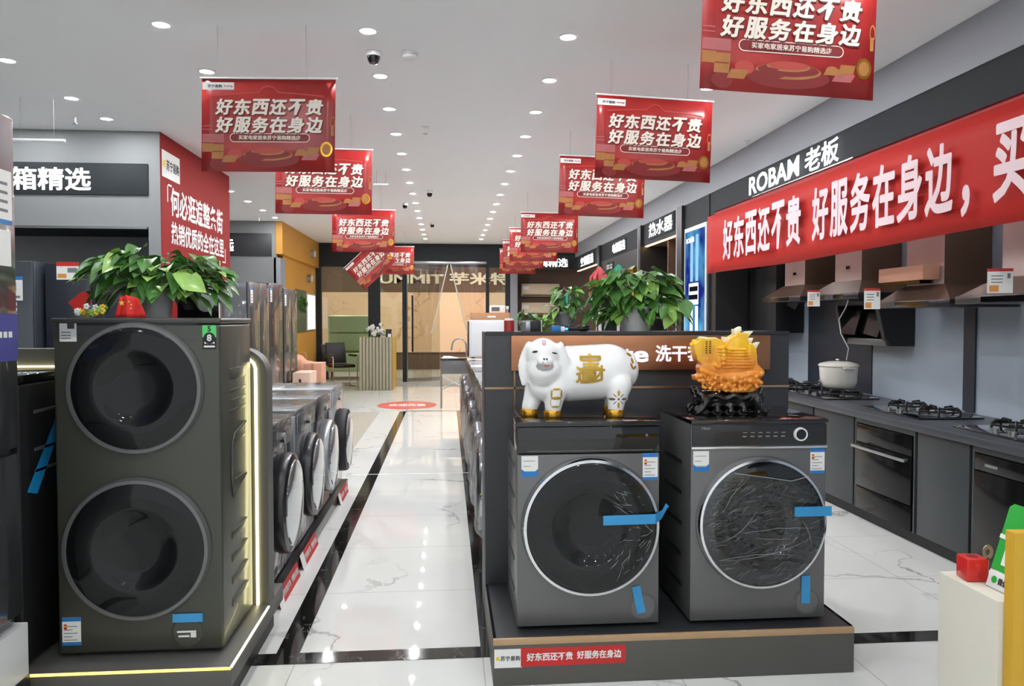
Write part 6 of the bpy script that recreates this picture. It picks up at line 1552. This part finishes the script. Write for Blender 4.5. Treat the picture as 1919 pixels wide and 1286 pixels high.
t = thing('paper_sheet', 'white crumpled sheet lying on the sink stand', 'sheet', (0.06, 12.82, 0.816)); b = MB(); b.raw([(-0.15, -0.1, 0.002), (0.1, -0.12, 0.004), (0.14, 0.1, 0.002), (-0.12, 0.12, 0.03), (-0.02, 0.0, 0.035)], [(0, 1, 4), (1, 2, 4), (2, 3, 4), (3, 0, 4)], paper); b.build('sheet', t)
# mops standing behind the partition
def mop(x, y, ztop, colour, label, lean=0.0):
    t = thing('mop', label, 'mop', (x, y, 0), 0, 'mops stored head up')
    MB().tube([(0, 0, 0), (lean * 0.5, 0, ztop / 2), (lean, 0, ztop - 0.16)], 0.011, white_p, 8).build('handle', t)
    b = MB()
    for k in range(22):
        a = 2 * PI * k / 22; r_ = 0.03 + 0.014 * (k % 3)
        b.tube([(lean, 0, ztop), (lean + r_ * math.cos(a), r_ * math.sin(a), ztop - 0.07), (lean + r_ * 1.2 * math.cos(a), r_ * 1.2 * math.sin(a), ztop - 0.2)], [0.01, 0.012, 0.007], colour, 5)
    b.build('mop_head', t)
mop(1.11, 5.4, 1.83, mat('red_mop_yarn', (214, 92, 98), 0.9), 'mop with red head standing left of a green one behind the big pothos', -0.04)
mop(1.22, 5.45, 1.85, mat('green_mop_yarn', (70, 176, 138), 0.9), 'mop with green head standing behind the big pothos', 0.0)
mop(1.55, 10.0, 1.8, mat('teal_mop_yarn', (50, 140, 120), 0.9), 'thin mop with teal head in front of the air conditioners', 0.0)

# ------------------------------------------------------------------ cash counter at the right edge
t = thing('cash_counter', 'cream counter with yellow front board at the lower right corner', 'counter', (1.24, 1.62, 0))
MB().box(0, 0.6, 0.012, 0.225, 0, 0.83, cream_board, 0.003).build('body', t)
MB().box(0.012, 0.7, -0.02, 0.011, 0, 0.995, yellow_board, 0.002).build('yellow_board', t)
t = thing('red_cube_holder', 'small red cube with a round hole on the cream counter', 'cube', (1.284, 1.782, 0.8305), -0.12)
b = MB(); b.box(-0.026, 0.026, -0.026, 0.026, 0, 0.056, mat('red_gloss_plastic', (206, 34, 32), 0.3, coat=0.3), 0.004); b.build('body', t); b = MB(); b.cyl((0, 0, 0.0563), 0.013, 0.0006, mat('hole_shade_red', (120, 16, 16), 0.6), 'Z', 20); b.build('hole', t)  # flat dark disc paints the shade inside the hole
t = thing('payment_sign', 'leaning green payment sign with white base on the cream counter', 'sign', (1.287, 1.735, 0.8305))
lean = math.radians(17)
# local x runs along the base towards the viewer, local z up the leaning face, normal faces the aisle
Mx = Matrix(((0, math.cos(lean), math.sin(lean), 0), (-1, 0, 0, 0), (0, -math.sin(lean), math.cos(lean), 0), (0, 0, 0, 1))) @ Matrix.Translation((0, 0, 0.0015))
green = mat('bright_green_plastic', (42, 170, 60), 0.3, coat=0.3)
b = MB(); b.prism([(0.0, -0.002, 0.042), (0.1, -0.002, 0.042), (0.1, -0.002, 0.205), (0.012, -0.002, 0.205), (0.0, -0.002, 0.195)], (0, 0.004, 0), green, M=Mx); b.build('green_panel', t)
b = MB(); b.box(0.0, 0.1, -0.003, 0.003, 0, 0.041, white_p, 0.001, M=Mx); b.build('white_base', t)
b = MB(); b.box(0.0, 0.1, -0.0042, -0.0024, 0.118, 0.128, paper, M=Mx); b.box(0.028, 0.1, -0.0042, -0.0024, 0.058, 0.112, paper, M=Mx); b.build('white_print', t)
b = MB(); b.cyl((0.022, -0.0036, 0.02), 0.0085, 0.001, green, 'Y', 20, M=Mx); b.build('green_mark', t)
tb = MB(); tb.text('微信支付', print_dark, (0.066, -0.0032, 0.02), (1, 0, 0), (0, 0, 1), w=0.062, h=0.016, bold=0.015, depth=0.0006); bmesh.ops.transform(tb.bm, matrix=Mx, verts=tb.bm.verts); tb.build('lettering', t)
MB().box(0.012, 0.07, -0.09, -0.02, 0, 0.004, white_p, 0.001).build('foot', t)
t = thing('key', 'small key with pale bow standing between the red cube and the payment sign', 'key', (1.33, 1.79, 0.8305))
b = MB(); b.lathe([(0.006, -0.001), (0.014, -0.001), (0.014, 0.001), (0.006, 0.001)], steel, 20, Matrix.Translation((0, 0, 0.062)) @ Matrix.Rotation(PI / 2, 4, 'X') @ Matrix.Diagonal((1, 1.3, 1, 1)), True); b.box(-0.003, 0.003, -0.001, 0.001, 0.0, 0.048, steel); b.build('bow_and_blade', t)
